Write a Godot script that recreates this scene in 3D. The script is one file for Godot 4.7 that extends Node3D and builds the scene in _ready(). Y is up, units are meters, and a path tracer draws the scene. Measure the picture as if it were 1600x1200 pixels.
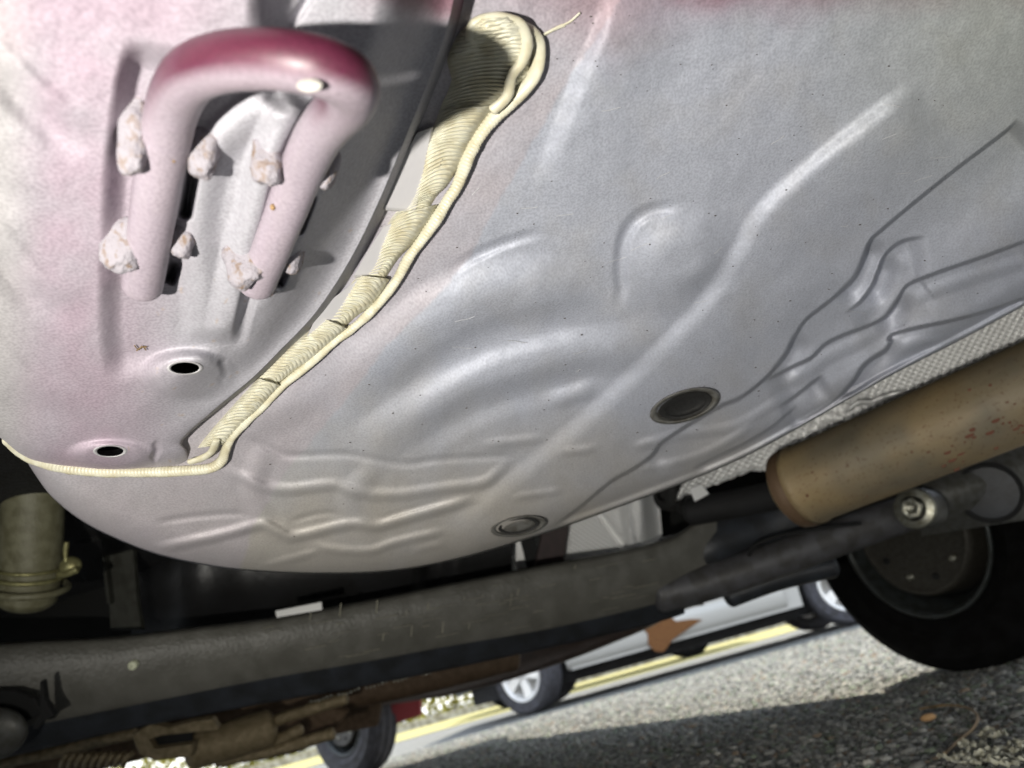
extends Node3D
# Underside of a parked maroon car seen from behind its rear corner, lit by a torch lying on the asphalt.
# y up, metres. PX values are places in a 1600 x 1200 sketch of the view; at() turns them into real places at a real depth.

const F := 1178.0
const PITCH := 0.3718
const ROLL := 0.2723
const EYE := Vector3(0.0, 0.22, 0.0)
var fwd := Vector3(0, sin(PITCH), -cos(PITCH))
var hup := Vector3(0, cos(PITCH), sin(PITCH))
var rgt := Vector3(1, 0, 0) * cos(ROLL) - hup * sin(ROLL)
var upv := Vector3(1, 0, 0) * sin(ROLL) + hup * cos(ROLL)

const THETA := 0.489
var car_a := Vector3(cos(THETA), 0, -sin(THETA))      # along the axle, to the right
var car_f := Vector3(-sin(THETA), 0, -cos(THETA))     # to the front of the car
var car_o := Vector3(0.72, 0, -1.745)                 # right rear wheel on the ground
var own_car: Node3D

var rng := RandomNumberGenerator.new()
var noise := FastNoiseLite.new()
var M := {}
var taken := {}

# ---------------------------------------------------------------- helpers
func at(px: float, py: float, d: float) -> Vector3:
	return EYE + fwd * d + rgt * ((px - 800.0) / F * d) + upv * ((600.0 - py) / F * d)

func v3(a: Vector3) -> Vector3:
	return at(a.x, a.y, a.z)

func on_ground(px: float, py: float, y := 0.0) -> Vector3:
	var r := at(px, py, 1.0) - EYE
	return EYE + r * ((y - EYE.y) / r.y)

func in_car(u: float, y: float, w: float) -> Vector3:
	return car_o + car_a * u + car_f * w + Vector3(0, y, 0)

func smooth(a: float, b: float, x: float) -> float:
	return smoothstep(a, b, x)

func numbered(called: String) -> String:
	if not taken.has(called):
		taken[called] = 0
		return called
	taken[called] += 1
	return "%s_%03d" % [called, taken[called]]

func thing(called: String, label: String, category: String, where := Vector3.ZERO, group := "") -> Node3D:
	var o := Node3D.new()
	o.name = numbered(called)
	add_child(o)
	o.position = where
	o.set_meta("label", label)
	o.set_meta("category", category)
	if group:
		o.set_meta("group", group)
	return o

func obj(called: String, mesh: Mesh, m: Material, parent: Node3D = null, label := "") -> MeshInstance3D:
	var o := MeshInstance3D.new()
	o.mesh = mesh
	o.material_override = m
	if parent == null:
		o.name = numbered(called)
		add_child(o)
	else:
		o.name = called
		parent.add_child(o, true)
		if parent.has_meta("world_parts") and not parent is MeshInstance3D:
			o.position = -parent.position
	if label:
		o.set_meta("label", label)
	return o

func tag(o: Node3D, label: String, category: String, group := "", kind := "") -> Node3D:
	if label:
		o.set_meta("label", label)
	if category:
		o.set_meta("category", category)
	if group:
		o.set_meta("group", group)
	if kind:
		o.set_meta("kind", kind)
	return o

# a grid of points, nu along i, nv along j, smooth normals; flip turns its front round
func grid(p: PackedVector3Array, nu: int, nv: int, col := PackedColorArray(), wrap := false, face := Vector3.INF, skip := PackedByteArray()) -> ArrayMesh:
	var n := PackedVector3Array()
	n.resize(p.size())
	var uv := PackedVector2Array()
	uv.resize(p.size())
	for j in nv:
		for i in nu:
			var i0 := maxi(i - 1, 0)
			var i1 := mini(i + 1, nu - 1)
			if wrap:
				if i == 0: i0 = nu - 2
				if i == nu - 1: i1 = 1
			var j0 := maxi(j - 1, 0)
			var j1 := mini(j + 1, nv - 1)
			var c := (p[j * nu + i1] - p[j * nu + i0]).cross(p[j1 * nu + i] - p[j0 * nu + i])
			if c.length_squared() < 1e-18:
				c = (p[j * nu + i1] - p[j * nu + i0]).cross(p[mini(j + 2, nv - 1) * nu + i] - p[maxi(j - 2, 0) * nu + i])
				if c.length_squared() < 1e-18:
					var k := (i + 3) % nu
					if j == 0: c = (p[(j + 1) * nu + k] - p[(j + 1) * nu + i]).cross(p[(j + 1) * nu + i] - p[i])
					else: c = (p[(j - 1) * nu + k] - p[(j - 1) * nu + i]).cross(p[j * nu + i] - p[(j - 1) * nu + i])
			n[j * nu + i] = c.normalized()
			uv[j * nu + i] = Vector2(float(i) / (nu - 1), float(j) / (nv - 1))
	var flip := false
	if face != Vector3.INF:
		var q := (nv / 2) * nu + nu / 2
		flip = n[q].dot(face - p[q]) < 0.0
	elif wrap:
		var row := nv / 2
		var mid := (p[row * nu] + p[row * nu + (nu - 1) / 2]) * 0.5
		flip = n[row * nu].dot(p[row * nu] - mid) < 0.0
	if flip:
		for i in n.size():
			n[i] = -n[i]
	var idx := PackedInt32Array()
	for j in nv - 1:
		for i in nu - 1:
			var a := j * nu + i
			if skip.size() and (skip[a] or skip[a + 1] or skip[a + nu] or skip[a + nu + 1]):
				continue
			if flip:
				idx.append_array([a, a + 1, a + nu, a + 1, a + nu + 1, a + nu])
			else:
				idx.append_array([a, a + nu, a + 1, a + 1, a + nu, a + nu + 1])
	var arr := []
	arr.resize(Mesh.ARRAY_MAX)
	arr[Mesh.ARRAY_VERTEX] = p
	arr[Mesh.ARRAY_NORMAL] = n
	arr[Mesh.ARRAY_TEX_UV] = uv
	if col.size():
		arr[Mesh.ARRAY_COLOR] = col
	arr[Mesh.ARRAY_INDEX] = idx
	var me := ArrayMesh.new()
	me.add_surface_from_arrays(Mesh.PRIMITIVE_TRIANGLES, arr)
	return me

func spline(pts: Array, steps: int) -> PackedVector3Array:
	var out := PackedVector3Array()
	var k := pts.size()
	for s in steps:
		var t := float(s) / (steps - 1) * (k - 1)
		var i := mini(int(t), k - 2)
		var f := t - i
		var a: Vector3 = pts[maxi(i - 1, 0)]
		var b: Vector3 = pts[i]
		var c: Vector3 = pts[i + 1]
		var d: Vector3 = pts[mini(i + 2, k - 1)]
		out.append(b.cubic_interpolate(c, a, d, f))
	return out

# a round bar along world points; rx, ry radii; rounded ends
func tube(path: PackedVector3Array, r: float, segs := 20, squash := 1.0, cols := PackedColorArray(), bump := 0.0, ends := true, r_end := -1.0, pale_below := false) -> ArrayMesh:
	var rings := []
	var rad := []
	var tan := []
	var k := path.size()
	var rr := func(i): return r if r_end < 0 else lerpf(r, r_end, float(i) / (k - 1))
	var t0 := (path[1] - path[0]).normalized()
	var t1 := (path[k - 1] - path[k - 2]).normalized()
	var cc := []
	if ends:
		for e in [[0.0, 0.45], [0.45, 0.40], [0.75, 0.28], [0.93, 0.12]]:
			rings.append(path[0] - t0 * rr.call(0) * e[1]); rad.append(rr.call(0) * e[0]); tan.append(t0); cc.append(0)
	for i in k:
		rings.append(path[i]); rad.append(rr.call(i)); cc.append(i)
		tan.append((path[mini(i + 1, k - 1)] - path[maxi(i - 1, 0)]).normalized())
	if ends:
		for e in [[0.93, 0.12], [0.75, 0.28], [0.45, 0.40], [0.0, 0.45]]:
			rings.append(path[k - 1] + t1 * rr.call(k - 1) * e[1]); rad.append(rr.call(k - 1) * e[0]); tan.append(t1); cc.append(k - 1)
	var side := t0.cross(Vector3.UP)
	if side.length() < 0.1:
		side = t0.cross(Vector3.RIGHT)
	side = side.normalized()
	var p := PackedVector3Array()
	var col := PackedColorArray()
	for j in rings.size():
		side = (side - tan[j] * side.dot(tan[j])).normalized()
		var other: Vector3 = tan[j].cross(side)
		for i in segs + 1:
			var w := TAU * i / segs
			var dir := side * cos(w) + other * sin(w) * squash
			var q: Vector3 = rings[j] + dir * rad[j]
			if bump > 0.0 and i < segs:
				q += dir * noise.get_noise_3dv(q * 3000.0) * bump
			if i == segs:
				q = p[j * (segs + 1)]
			p.append(q)
			if cols.size():
				var under_side := smooth(-0.15, -0.75, dir.dot(upv) - 0.25 * dir.dot(fwd)) if pale_below else 0.0
				col.append(cols[cc[j]].lerp(Color(0.34, 0.29, 0.33), 0.85 * under_side))
	return grid(p, segs + 1, rings.size(), col, true)

# turned shape: profile of (radius, height along axis)
func lathe(prof: Array, c: Vector3, axis: Vector3, segs := 48) -> ArrayMesh:
	axis = axis.normalized()
	var side := axis.cross(Vector3.UP)
	if side.length() < 0.1:
		side = axis.cross(Vector3.RIGHT)
	side = side.normalized()
	var other := axis.cross(side)
	var p := PackedVector3Array()
	for q in prof:
		for i in segs + 1:
			var w := TAU * (i % segs) / segs
			p.append(c + axis * q.y + (side * cos(w) + other * sin(w)) * q.x)
	return grid(p, segs + 1, prof.size(), PackedColorArray(), true)

# a plate with thickness and a small chamfer, from an outline of world points
func plate(o: PackedVector3Array, thick: Vector3, chamfer := 0.08) -> ArrayMesh:
	var mid := Vector3.ZERO
	for q in o: mid += q
	mid /= o.size()
	var nn := Vector3.ZERO
	for i in o.size():
		nn += (o[i] - mid).cross(o[(i + 1) % o.size()] - mid)
	nn = nn.normalized()
	var ex := (o[0] - mid).normalized()
	ex = (ex - nn * ex.dot(nn)).normalized()
	var ey := nn.cross(ex)
	var flat := PackedVector2Array()
	for q in o:
		flat.append(Vector2((q - mid).dot(ex), (q - mid).dot(ey)))
	var tri := Geometry2D.triangulate_polygon(flat)
	var st := SurfaceTool.new()
	st.begin(Mesh.PRIMITIVE_TRIANGLES)
	st.set_smooth_group(-1)
	var ins := PackedVector3Array()
	var depth := thick * chamfer
	for i in o.size():
		ins.append(o[i] + (mid - o[i]).normalized() * minf(thick.length() * chamfer, 0.2 * (mid - o[i]).length()))
	var flip := nn.dot(thick) > 0.0
	var put := func(a: Vector3, b: Vector3, c: Vector3, away: Vector3):
		var g := (b - a).cross(c - a)
		if g.dot(away) > 0.0:
			st.add_vertex(a); st.add_vertex(c); st.add_vertex(b)
		else:
			st.add_vertex(a); st.add_vertex(b); st.add_vertex(c)
	for i in range(0, tri.size(), 3):
		put.call(ins[tri[i]], ins[tri[i + 1]], ins[tri[i + 2]], -thick)
		put.call(o[tri[i]] + thick, o[tri[i + 1]] + thick, o[tri[i + 2]] + thick, thick)
	for i in o.size():
		var j := (i + 1) % o.size()
		var away: Vector3 = (o[j] - o[i]).cross(nn)
		if not Geometry2D.is_polygon_clockwise(flat):
			pass
		else:
			away = -away
		put.call(ins[i], ins[j], o[j] + depth, away - thick.normalized() * 0.0)
		put.call(ins[i], o[j] + depth, o[i] + depth, away)
		put.call(o[i] + depth, o[j] + depth, o[j] + thick, away)
		put.call(o[i] + depth, o[j] + thick, o[i] + thick, away)
	st.generate_normals()
	return st.commit()

func plate_px(list: Array, d: float, thick: float, chamfer := 0.15) -> ArrayMesh:
	var o := PackedVector3Array()
	for q in list:
		o.append(at(q[0], q[1], q[2] if q.size() > 2 else d))
	return plate(o, fwd * thick, chamfer)

# a smooth lump
func lump(c: Vector3, ax: Vector3, ay: Vector3, az: Vector3, rough: float, freq: float, nu := 28, nv := 18, square := 1.0) -> ArrayMesh:
	var p := PackedVector3Array()
	for j in nv:
		var th := PI * j / (nv - 1)
		for i in nu + 1:
			var ph := TAU * (i % nu) / nu
			var cx := sin(th) * cos(ph)
			var cy := cos(th)
			var cz := sin(th) * sin(ph)
			var dir := ax * signf(cx) * pow(absf(cx), square) + ay * signf(cy) * pow(absf(cy), square) + az * signf(cz) * pow(absf(cz), square)
			var k := 1.0 + rough * noise.get_noise_3dv((c + dir) * freq) + 0.4 * rough * noise.get_noise_3dv((c + dir) * freq * 2.7)
			p.append(c + dir * k)
	return grid(p, nu + 1, nv, PackedColorArray(), true)

# ---------------------------------------------------------------- materials
func noise_tex(freq: float, lo: Color, hi: Color, a := 0.3, b := 0.7, size := 512, octaves := 4, kind := FastNoiseLite.TYPE_SIMPLEX_SMOOTH, s := 1) -> NoiseTexture2D:
	var n := FastNoiseLite.new()
	n.noise_type = kind
	n.frequency = freq
	n.fractal_octaves = octaves
	n.seed = s
	var t := NoiseTexture2D.new()
	t.width = size
	t.height = size
	t.seamless = true
	t.noise = n
	var g := Gradient.new()
	g.offsets = PackedFloat32Array([a, b])
	g.colors = PackedColorArray([lo, hi])
	t.color_ramp = g
	return t

func bump_tex(freq: float, strength: float, size := 512, octaves := 3, s := 5) -> NoiseTexture2D:
	var n := FastNoiseLite.new()
	n.frequency = freq
	n.fractal_octaves = octaves
	n.seed = s
	var t := NoiseTexture2D.new()
	t.width = size
	t.height = size
	t.seamless = true
	t.noise = n
	t.as_normal_map = true
	t.bump_strength = strength
	return t

func mat(color: Color, rough: float, metal := 0.0, tex: Texture2D = null, scale := 4.0, bump: Texture2D = null, bump_k := 0.4, vertex := false) -> StandardMaterial3D:
	var m := StandardMaterial3D.new()
	m.albedo_color = color.linear_to_srgb()
	m.roughness = rough
	m.metallic = metal
	m.vertex_color_use_as_albedo = vertex
	if tex or bump:
		m.uv1_triplanar = true
		m.uv1_world_triplanar = true
		m.uv1_scale = Vector3.ONE * scale
	if tex:
		m.albedo_texture = tex
	if bump:
		m.normal_enabled = true
		m.normal_texture = bump
		m.normal_scale = bump_k
	return m

func lin(r: float, g: float, b: float) -> Color:
	return Color(r, g, b)

func srgb(r: float, g: float, b: float) -> Color:
	return Color(r, g, b).linear_to_srgb()

func make_materials() -> void:
	var peel := bump_tex(0.05, 3.0, 512, 3, 5)
	var grit := bump_tex(0.12, 6.0, 512, 3, 9)
	var speck := noise_tex(0.16, srgb(0.78, 0.78, 0.78), srgb(1, 1, 1), 0.30, 0.62, 512, 3, FastNoiseLite.TYPE_SIMPLEX_SMOOTH, 3)
	var dust := noise_tex(0.012, srgb(0.55, 0.52, 0.46), srgb(1, 1, 1), 0.3, 0.68, 512, 6, FastNoiseLite.TYPE_SIMPLEX_SMOOTH, 4)
	var grime := noise_tex(0.02, srgb(0.62, 0.60, 0.52), srgb(1, 1, 1), 0.3, 0.66, 512, 6, FastNoiseLite.TYPE_SIMPLEX_SMOOTH, 8)
	M.primer = mat(lin(1, 1, 1), 0.56, 0.12, speck, 6.0, peel, 0.16, true)
	M.primer.metallic_specular = 0.42
	M.hook = mat(lin(1, 1, 1), 0.5, 0.0, speck, 6.0, peel, 0.12, true)
	M.hook.clearcoat_enabled = true
	M.hook.clearcoat = 0.3
	M.hook.clearcoat_roughness = 0.4
	M.weld = mat(lin(0.27, 0.25, 0.275), 0.75, 0.0, noise_tex(0.03, srgb(0.66, 0.48, 0.30), srgb(1, 1, 1), 0.22, 0.36, 512, 4, FastNoiseLite.TYPE_SIMPLEX_SMOOTH, 21), 10.0, grit, 0.5)
	M.sealer = mat(lin(0.57, 0.55, 0.44), 0.42, 0.0, noise_tex(0.02, srgb(0.8, 0.76, 0.66), srgb(1, 1, 1), 0.3, 0.6, 512, 4, FastNoiseLite.TYPE_SIMPLEX_SMOOTH, 6), 8.0, peel, 0.1)
	M.black = mat(lin(0.004, 0.004, 0.004), 0.8)
	M.tank = mat(lin(0.012, 0.012, 0.013), 0.42, 0.0, dust, 2.0, peel, 0.2)
	M.rubber = mat(lin(0.014, 0.014, 0.014), 0.8, 0.0, dust, 4.0, grit, 0.3)
	M.tyre = mat(lin(0.006, 0.006, 0.006), 0.85, 0.0, dust, 4.0, grit, 0.25)
	M.tyre.metallic_specular = 0.15
	M.beam = mat(lin(0.12, 0.118, 0.108), 0.5, 0.0, noise_tex(0.008, srgb(0.66, 0.65, 0.6), srgb(1.0, 0.99, 0.95), 0.3, 0.7, 1024, 6, FastNoiseLite.TYPE_SIMPLEX_SMOOTH, 11), 2.2, grit, 0.22)
	M.beam_dark = mat(lin(0.03, 0.034, 0.042), 0.5, 0.0, dust, 3.0, grit, 0.2)
	M.hose = mat(lin(0.15, 0.145, 0.09), 0.55, 0.0, grime, 5.0, grit, 0.25)
	M.zinc = mat(lin(0.42, 0.42, 0.36), 0.38, 0.85, dust, 14.0, grit, 0.2)
	M.brass = mat(lin(0.30, 0.29, 0.14), 0.45, 0.6, dust, 14.0, grit, 0.2)
	M.shield = mat(lin(0.92, 0.92, 0.91), 0.34, 0.4)
	var rust := noise_tex(0.035, srgb(0.36, 0.15, 0.08), srgb(1, 1, 1), 0.20, 0.27, 1024, 5, FastNoiseLite.TYPE_SIMPLEX_SMOOTH, 31)
	M.muffler = mat(lin(1, 1, 1), 0.62, 0.15, rust, 3.2, peel, 0.25, true)
	M.muffler_seam = mat(lin(0.15, 0.095, 0.055), 0.6, 0.2, rust, 6.0, grit, 0.4)
	M.rusty = mat(lin(0.13, 0.085, 0.052), 0.7, 0.2, grime, 4.0, grit, 0.5)
	M.tan = mat(lin(0.27, 0.215, 0.13), 0.6, 0.3, grime, 5.0, grit, 0.4)
	M.rust_patch = mat(lin(0.23, 0.105, 0.03), 0.9, 0.0, noise_tex(0.02, srgb(0.35, 0.25, 0.2), srgb(1, 1, 1), 0.3, 0.6, 512, 5, FastNoiseLite.TYPE_SIMPLEX_SMOOTH, 41), 9.0, grit, 0.8)
	M.hub = mat(lin(0.10, 0.10, 0.095), 0.5, 0.3, grime, 6.0, grit, 0.3)
	M.rim = mat(lin(0.055, 0.062, 0.062), 0.35, 0.4, dust, 5.0, grit, 0.1)
	M.drum = mat(lin(0.05, 0.046, 0.038), 0.6, 0.3, grime, 8.0, grit, 0.4)
	M.maroon = mat(lin(0.075, 0.010, 0.020), 0.3)
	M.maroon.clearcoat_enabled = true
	M.maroon.clearcoat = 1.0
	M.sill = mat(lin(0.055, 0.03, 0.022), 0.6, 0.0, grime, 3.0, grit, 0.3)
	M.under = mat(lin(0.012, 0.012, 0.013), 0.7, 0.0, dust, 2.0, grit, 0.3)
	M.white_paint = mat(lin(0.42, 0.41, 0.375), 0.4)
	M.alloy = mat(lin(0.74, 0.73, 0.70), 0.35, 0.35)
	M.dark_paint = mat(lin(0.05, 0.055, 0.06), 0.3)
	M.grey_tyre = mat(lin(0.06, 0.06, 0.07), 0.8, 0.0, dust, 3.0, grit, 0.3)
	M.glass = mat(lin(0.02, 0.025, 0.03), 0.08)
	M.sticker = mat(lin(0.72, 0.72, 0.70), 0.5)
	M.dot = mat(lin(0.60, 0.62, 0.45), 0.6)
	M.maroon_plate = mat(lin(0.03, 0.014, 0.014), 0.6, 0.0, dust, 6.0, grit, 0.2)
	var asph := noise_tex(0.09, srgb(0.35, 0.35, 0.33), srgb(1, 1, 0.97), 0.25, 0.72, 1024, 4, FastNoiseLite.TYPE_CELLULAR, 51)
	M.asphalt = mat(lin(0.24, 0.245, 0.24), 0.9, 0.0, asph, 1.4, bump_tex(0.09, 12.0, 1024, 3, 52), 1.0)
	M.pebble = mat(lin(1, 1, 1), 0.85, 0.0, null, 1.0, null, 0.0, true)
	M.twig = mat(lin(0.16, 0.105, 0.045), 0.8)
	M.litter = mat(lin(0.42, 0.41, 0.33), 0.85, 0.0, grime, 20.0, grit, 0.4)
	M.dry_leaf = mat(lin(0.40, 0.24, 0.11), 0.8, 0.0, grime, 20.0)
	M.leaf = mat(lin(0.24, 0.22, 0.05), 0.7)
	M.leaf.backlight_enabled = true
	M.leaf.backlight = srgb(0.2, 0.2, 0.03)
	M.stem = mat(lin(0.10, 0.07, 0.045), 0.9)
	M.kerb = mat(lin(0.42, 0.40, 0.34), 0.9, 0.0, dust, 1.0, grit, 0.4)

# ---------------------------------------------------------------- relief of pressed steel, in sketch places
const RX := -200.0
const RY := -140.0
const RS := 2.0
const RW := 960
const RH := 540
var relief := PackedFloat32Array()

func relief_clear() -> void:
	relief = PackedFloat32Array()
	relief.resize(RW * RH)

# kind 0: ridge of half width w; kind 1: step down on the left hand of travel over w, coming back over reach
func press(line: Array, w: float, h: float, kind := 0, reach := 60.0, taper := 40.0) -> void:
	var pts := []
	for q in line:
		pts.append(Vector3(q[0], q[1], 0))
	var s := spline(pts, maxi(24, line.size() * 8))
	var total := 0.0
	for i in s.size() - 1:
		total += s[i].distance_to(s[i + 1])
	var far := w if kind == 0 else maxf(w, reach)
	var near := w
	var best := {}
	var along := 0.0
	for k in s.size() - 1:
		var a := Vector2(s[k].x, s[k].y)
		var b := Vector2(s[k + 1].x, s[k + 1].y)
		var ab := b - a
		var len := ab.length()
		if len < 0.01:
			continue
		var x0 := clampi(int((minf(a.x, b.x) - far - RX) / RS), 0, RW - 1)
		var x1 := clampi(int((maxf(a.x, b.x) + far - RX) / RS) + 1, 0, RW - 1)
		var y0 := clampi(int((minf(a.y, b.y) - far - RY) / RS), 0, RH - 1)
		var y1 := clampi(int((maxf(a.y, b.y) + far - RY) / RS) + 1, 0, RH - 1)
		for y in range(y0, y1 + 1):
			for x in range(x0, x1 + 1):
				var p := Vector2(RX + x * RS, RY + y * RS)
				var t := clampf((p - a).dot(ab) / (len * len), 0.0, 1.0)
				var off := p - a - ab * t
				var dist := off.length()
				if dist > far:
					continue
				var id := y * RW + x
				if best.has(id) and absf(best[id].x) <= dist:
					continue
				var sgn := 1.0 if ab.x * off.y - ab.y * off.x > 0.0 else -1.0
				best[id] = Vector2(dist * sgn, along + t * len)
		along += len
	for id in best:
		var b: Vector2 = best[id]
		var e := smooth(0.0, taper, b.y) * smooth(0.0, taper, total - b.y) if taper > 0.0 else 1.0
		if kind == 0:
			var u := 1.0 - (b.x / w) * (b.x / w)
			if u > 0.0:
				relief[id] += h * u * u * e
		elif kind == 2:
			var u := 1.0 - pow(b.x / (w if b.x > 0.0 else reach), 2.0)
			if u > 0.0:
				relief[id] += h * u * u * e
		else:
			var sd := -b.x
			if sd > -near:
				relief[id] += h * e * smooth(-near, 0.0, sd) * (1.0 - smooth(0.15 * reach, reach, sd))

func dome(cx: float, cy: float, rx: float, ry: float, turn: float, h: float, soft := 1.0) -> void:
	var r := maxf(rx, ry)
	for y in range(clampi(int((cy - r - RY) / RS), 0, RH - 1), clampi(int((cy + r - RY) / RS) + 1, 0, RH - 1)):
		for x in range(clampi(int((cx - r - RX) / RS), 0, RW - 1), clampi(int((cx + r - RX) / RS) + 1, 0, RW - 1)):
			var p := (Vector2(RX + x * RS, RY + y * RS) - Vector2(cx, cy)).rotated(-turn)
			var d := Vector2(p.x / rx, p.y / ry).length()
			if d < 1.0:
				relief[y * RW + x] += h * smooth(1.0, 1.0 - soft, d)

func relief_at(px: float, py: float) -> float:
	var fx := clampf((px - RX) / RS, 0.0, RW - 1.01)
	var fy := clampf((py - RY) / RS, 0.0, RH - 1.01)
	var x := int(fx)
	var y := int(fy)
	var u := fx - x
	var v := fy - y
	var i := y * RW + x
	return lerpf(lerpf(relief[i], relief[i + 1], u), lerpf(relief[i + RW], relief[i + RW + 1], u), v)

func curve_at(c: Array, x: float) -> float:
	if x <= c[0][0]:
		return c[0][1]
	for i in c.size() - 1:
		if x <= c[i + 1][0]:
			var t: float = (x - c[i][0]) / (c[i + 1][0] - c[i][0])
			var p0: float = c[maxi(i - 1, 0)][1]
			var p3: float = c[mini(i + 2, c.size() - 1)][1]
			var m0: float = 0.0 if i == 0 else (c[i + 1][1] - p0) / (c[i + 1][0] - c[i - 1][0])
			var m1: float = 0.0 if i + 2 >= c.size() else (p3 - c[i][1]) / (c[i + 2][0] - c[i][0])
			var hh: float = c[i + 1][0] - c[i][0]
			var t2 := t * t
			var t3 := t2 * t
			return c[i][1] * (2 * t3 - 3 * t2 + 1) + hh * m0 * (t3 - 2 * t2 + t) + c[i + 1][1] * (-2 * t3 + 3 * t2) + hh * m1 * (t3 - t2)
	return c[-1][1]

# ---------------------------------------------------------------- spare wheel well
var well_rim := [[-80, 560], [0, 650], [30, 702], [52, 738], [80, 776], [130, 816], [190, 846], [250, 868], [330, 885], [400, 893], [500, 897], [600, 894], [680, 882], [760, 862], [850, 834], [900, 817], [980, 788], [1060, 758], [1120, 734], [1180, 706], [1260, 662], [1330, 622], [1400, 583], [1500, 532], [1600, 478], [1720, 412]]

func well_depth(px: float, py: float) -> float:
	return 1.0 / (3.486 - 0.000616 * px - 0.001940 * py)

func well_color(px: float, py: float) -> Color:
	var n1 := noise.get_noise_2d(px * 0.35, py * 0.35)
	var n2 := noise.get_noise_2d(px * 1.3 + 500.0, py * 1.3)
	var c := Color(0.40, 0.415, 0.475)
	# warm dust towards the low rim
	c = c.lerp(Color(0.40, 0.375, 0.345), clampf(smooth(560, 860, py) + 0.3 * n1, 0, 1))
	# pinkish overspray left of the paint edge that runs down beside the sealer
	var edge := curve_at([[-100, 1000], [170, 862], [300, 790], [440, 705], [560, 590], [900, 380]], py) + 6.0 * n2
	c = c.lerp(Color(0.42, 0.385, 0.415), (1.0 - smooth(edge - 5.0, edge + 3.0, px)) * (0.75 + 0.25 * n1))
	# maroon mist along the upper edge
	var mist := smooth(60.0, -50.0, py + 22.0 * n1 + 0.06 * absf(px - 1150.0)) * smooth(800.0, 880.0, px)
	mist = maxf(mist, 0.5 * smooth(150.0, 0.0, py + 0.5 * absf(px - 960.0)))
	c = c.lerp(Color(0.20, 0.05, 0.075), clampf(mist * 0.85, 0, 1))
	c = c.lerp(Color(0.39, 0.41, 0.33), 0.5 * smooth(1150.0, 1600.0, px) * smooth(420.0, 60.0, py))
	return c * (1.0 + 0.05 * n2)

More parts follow.
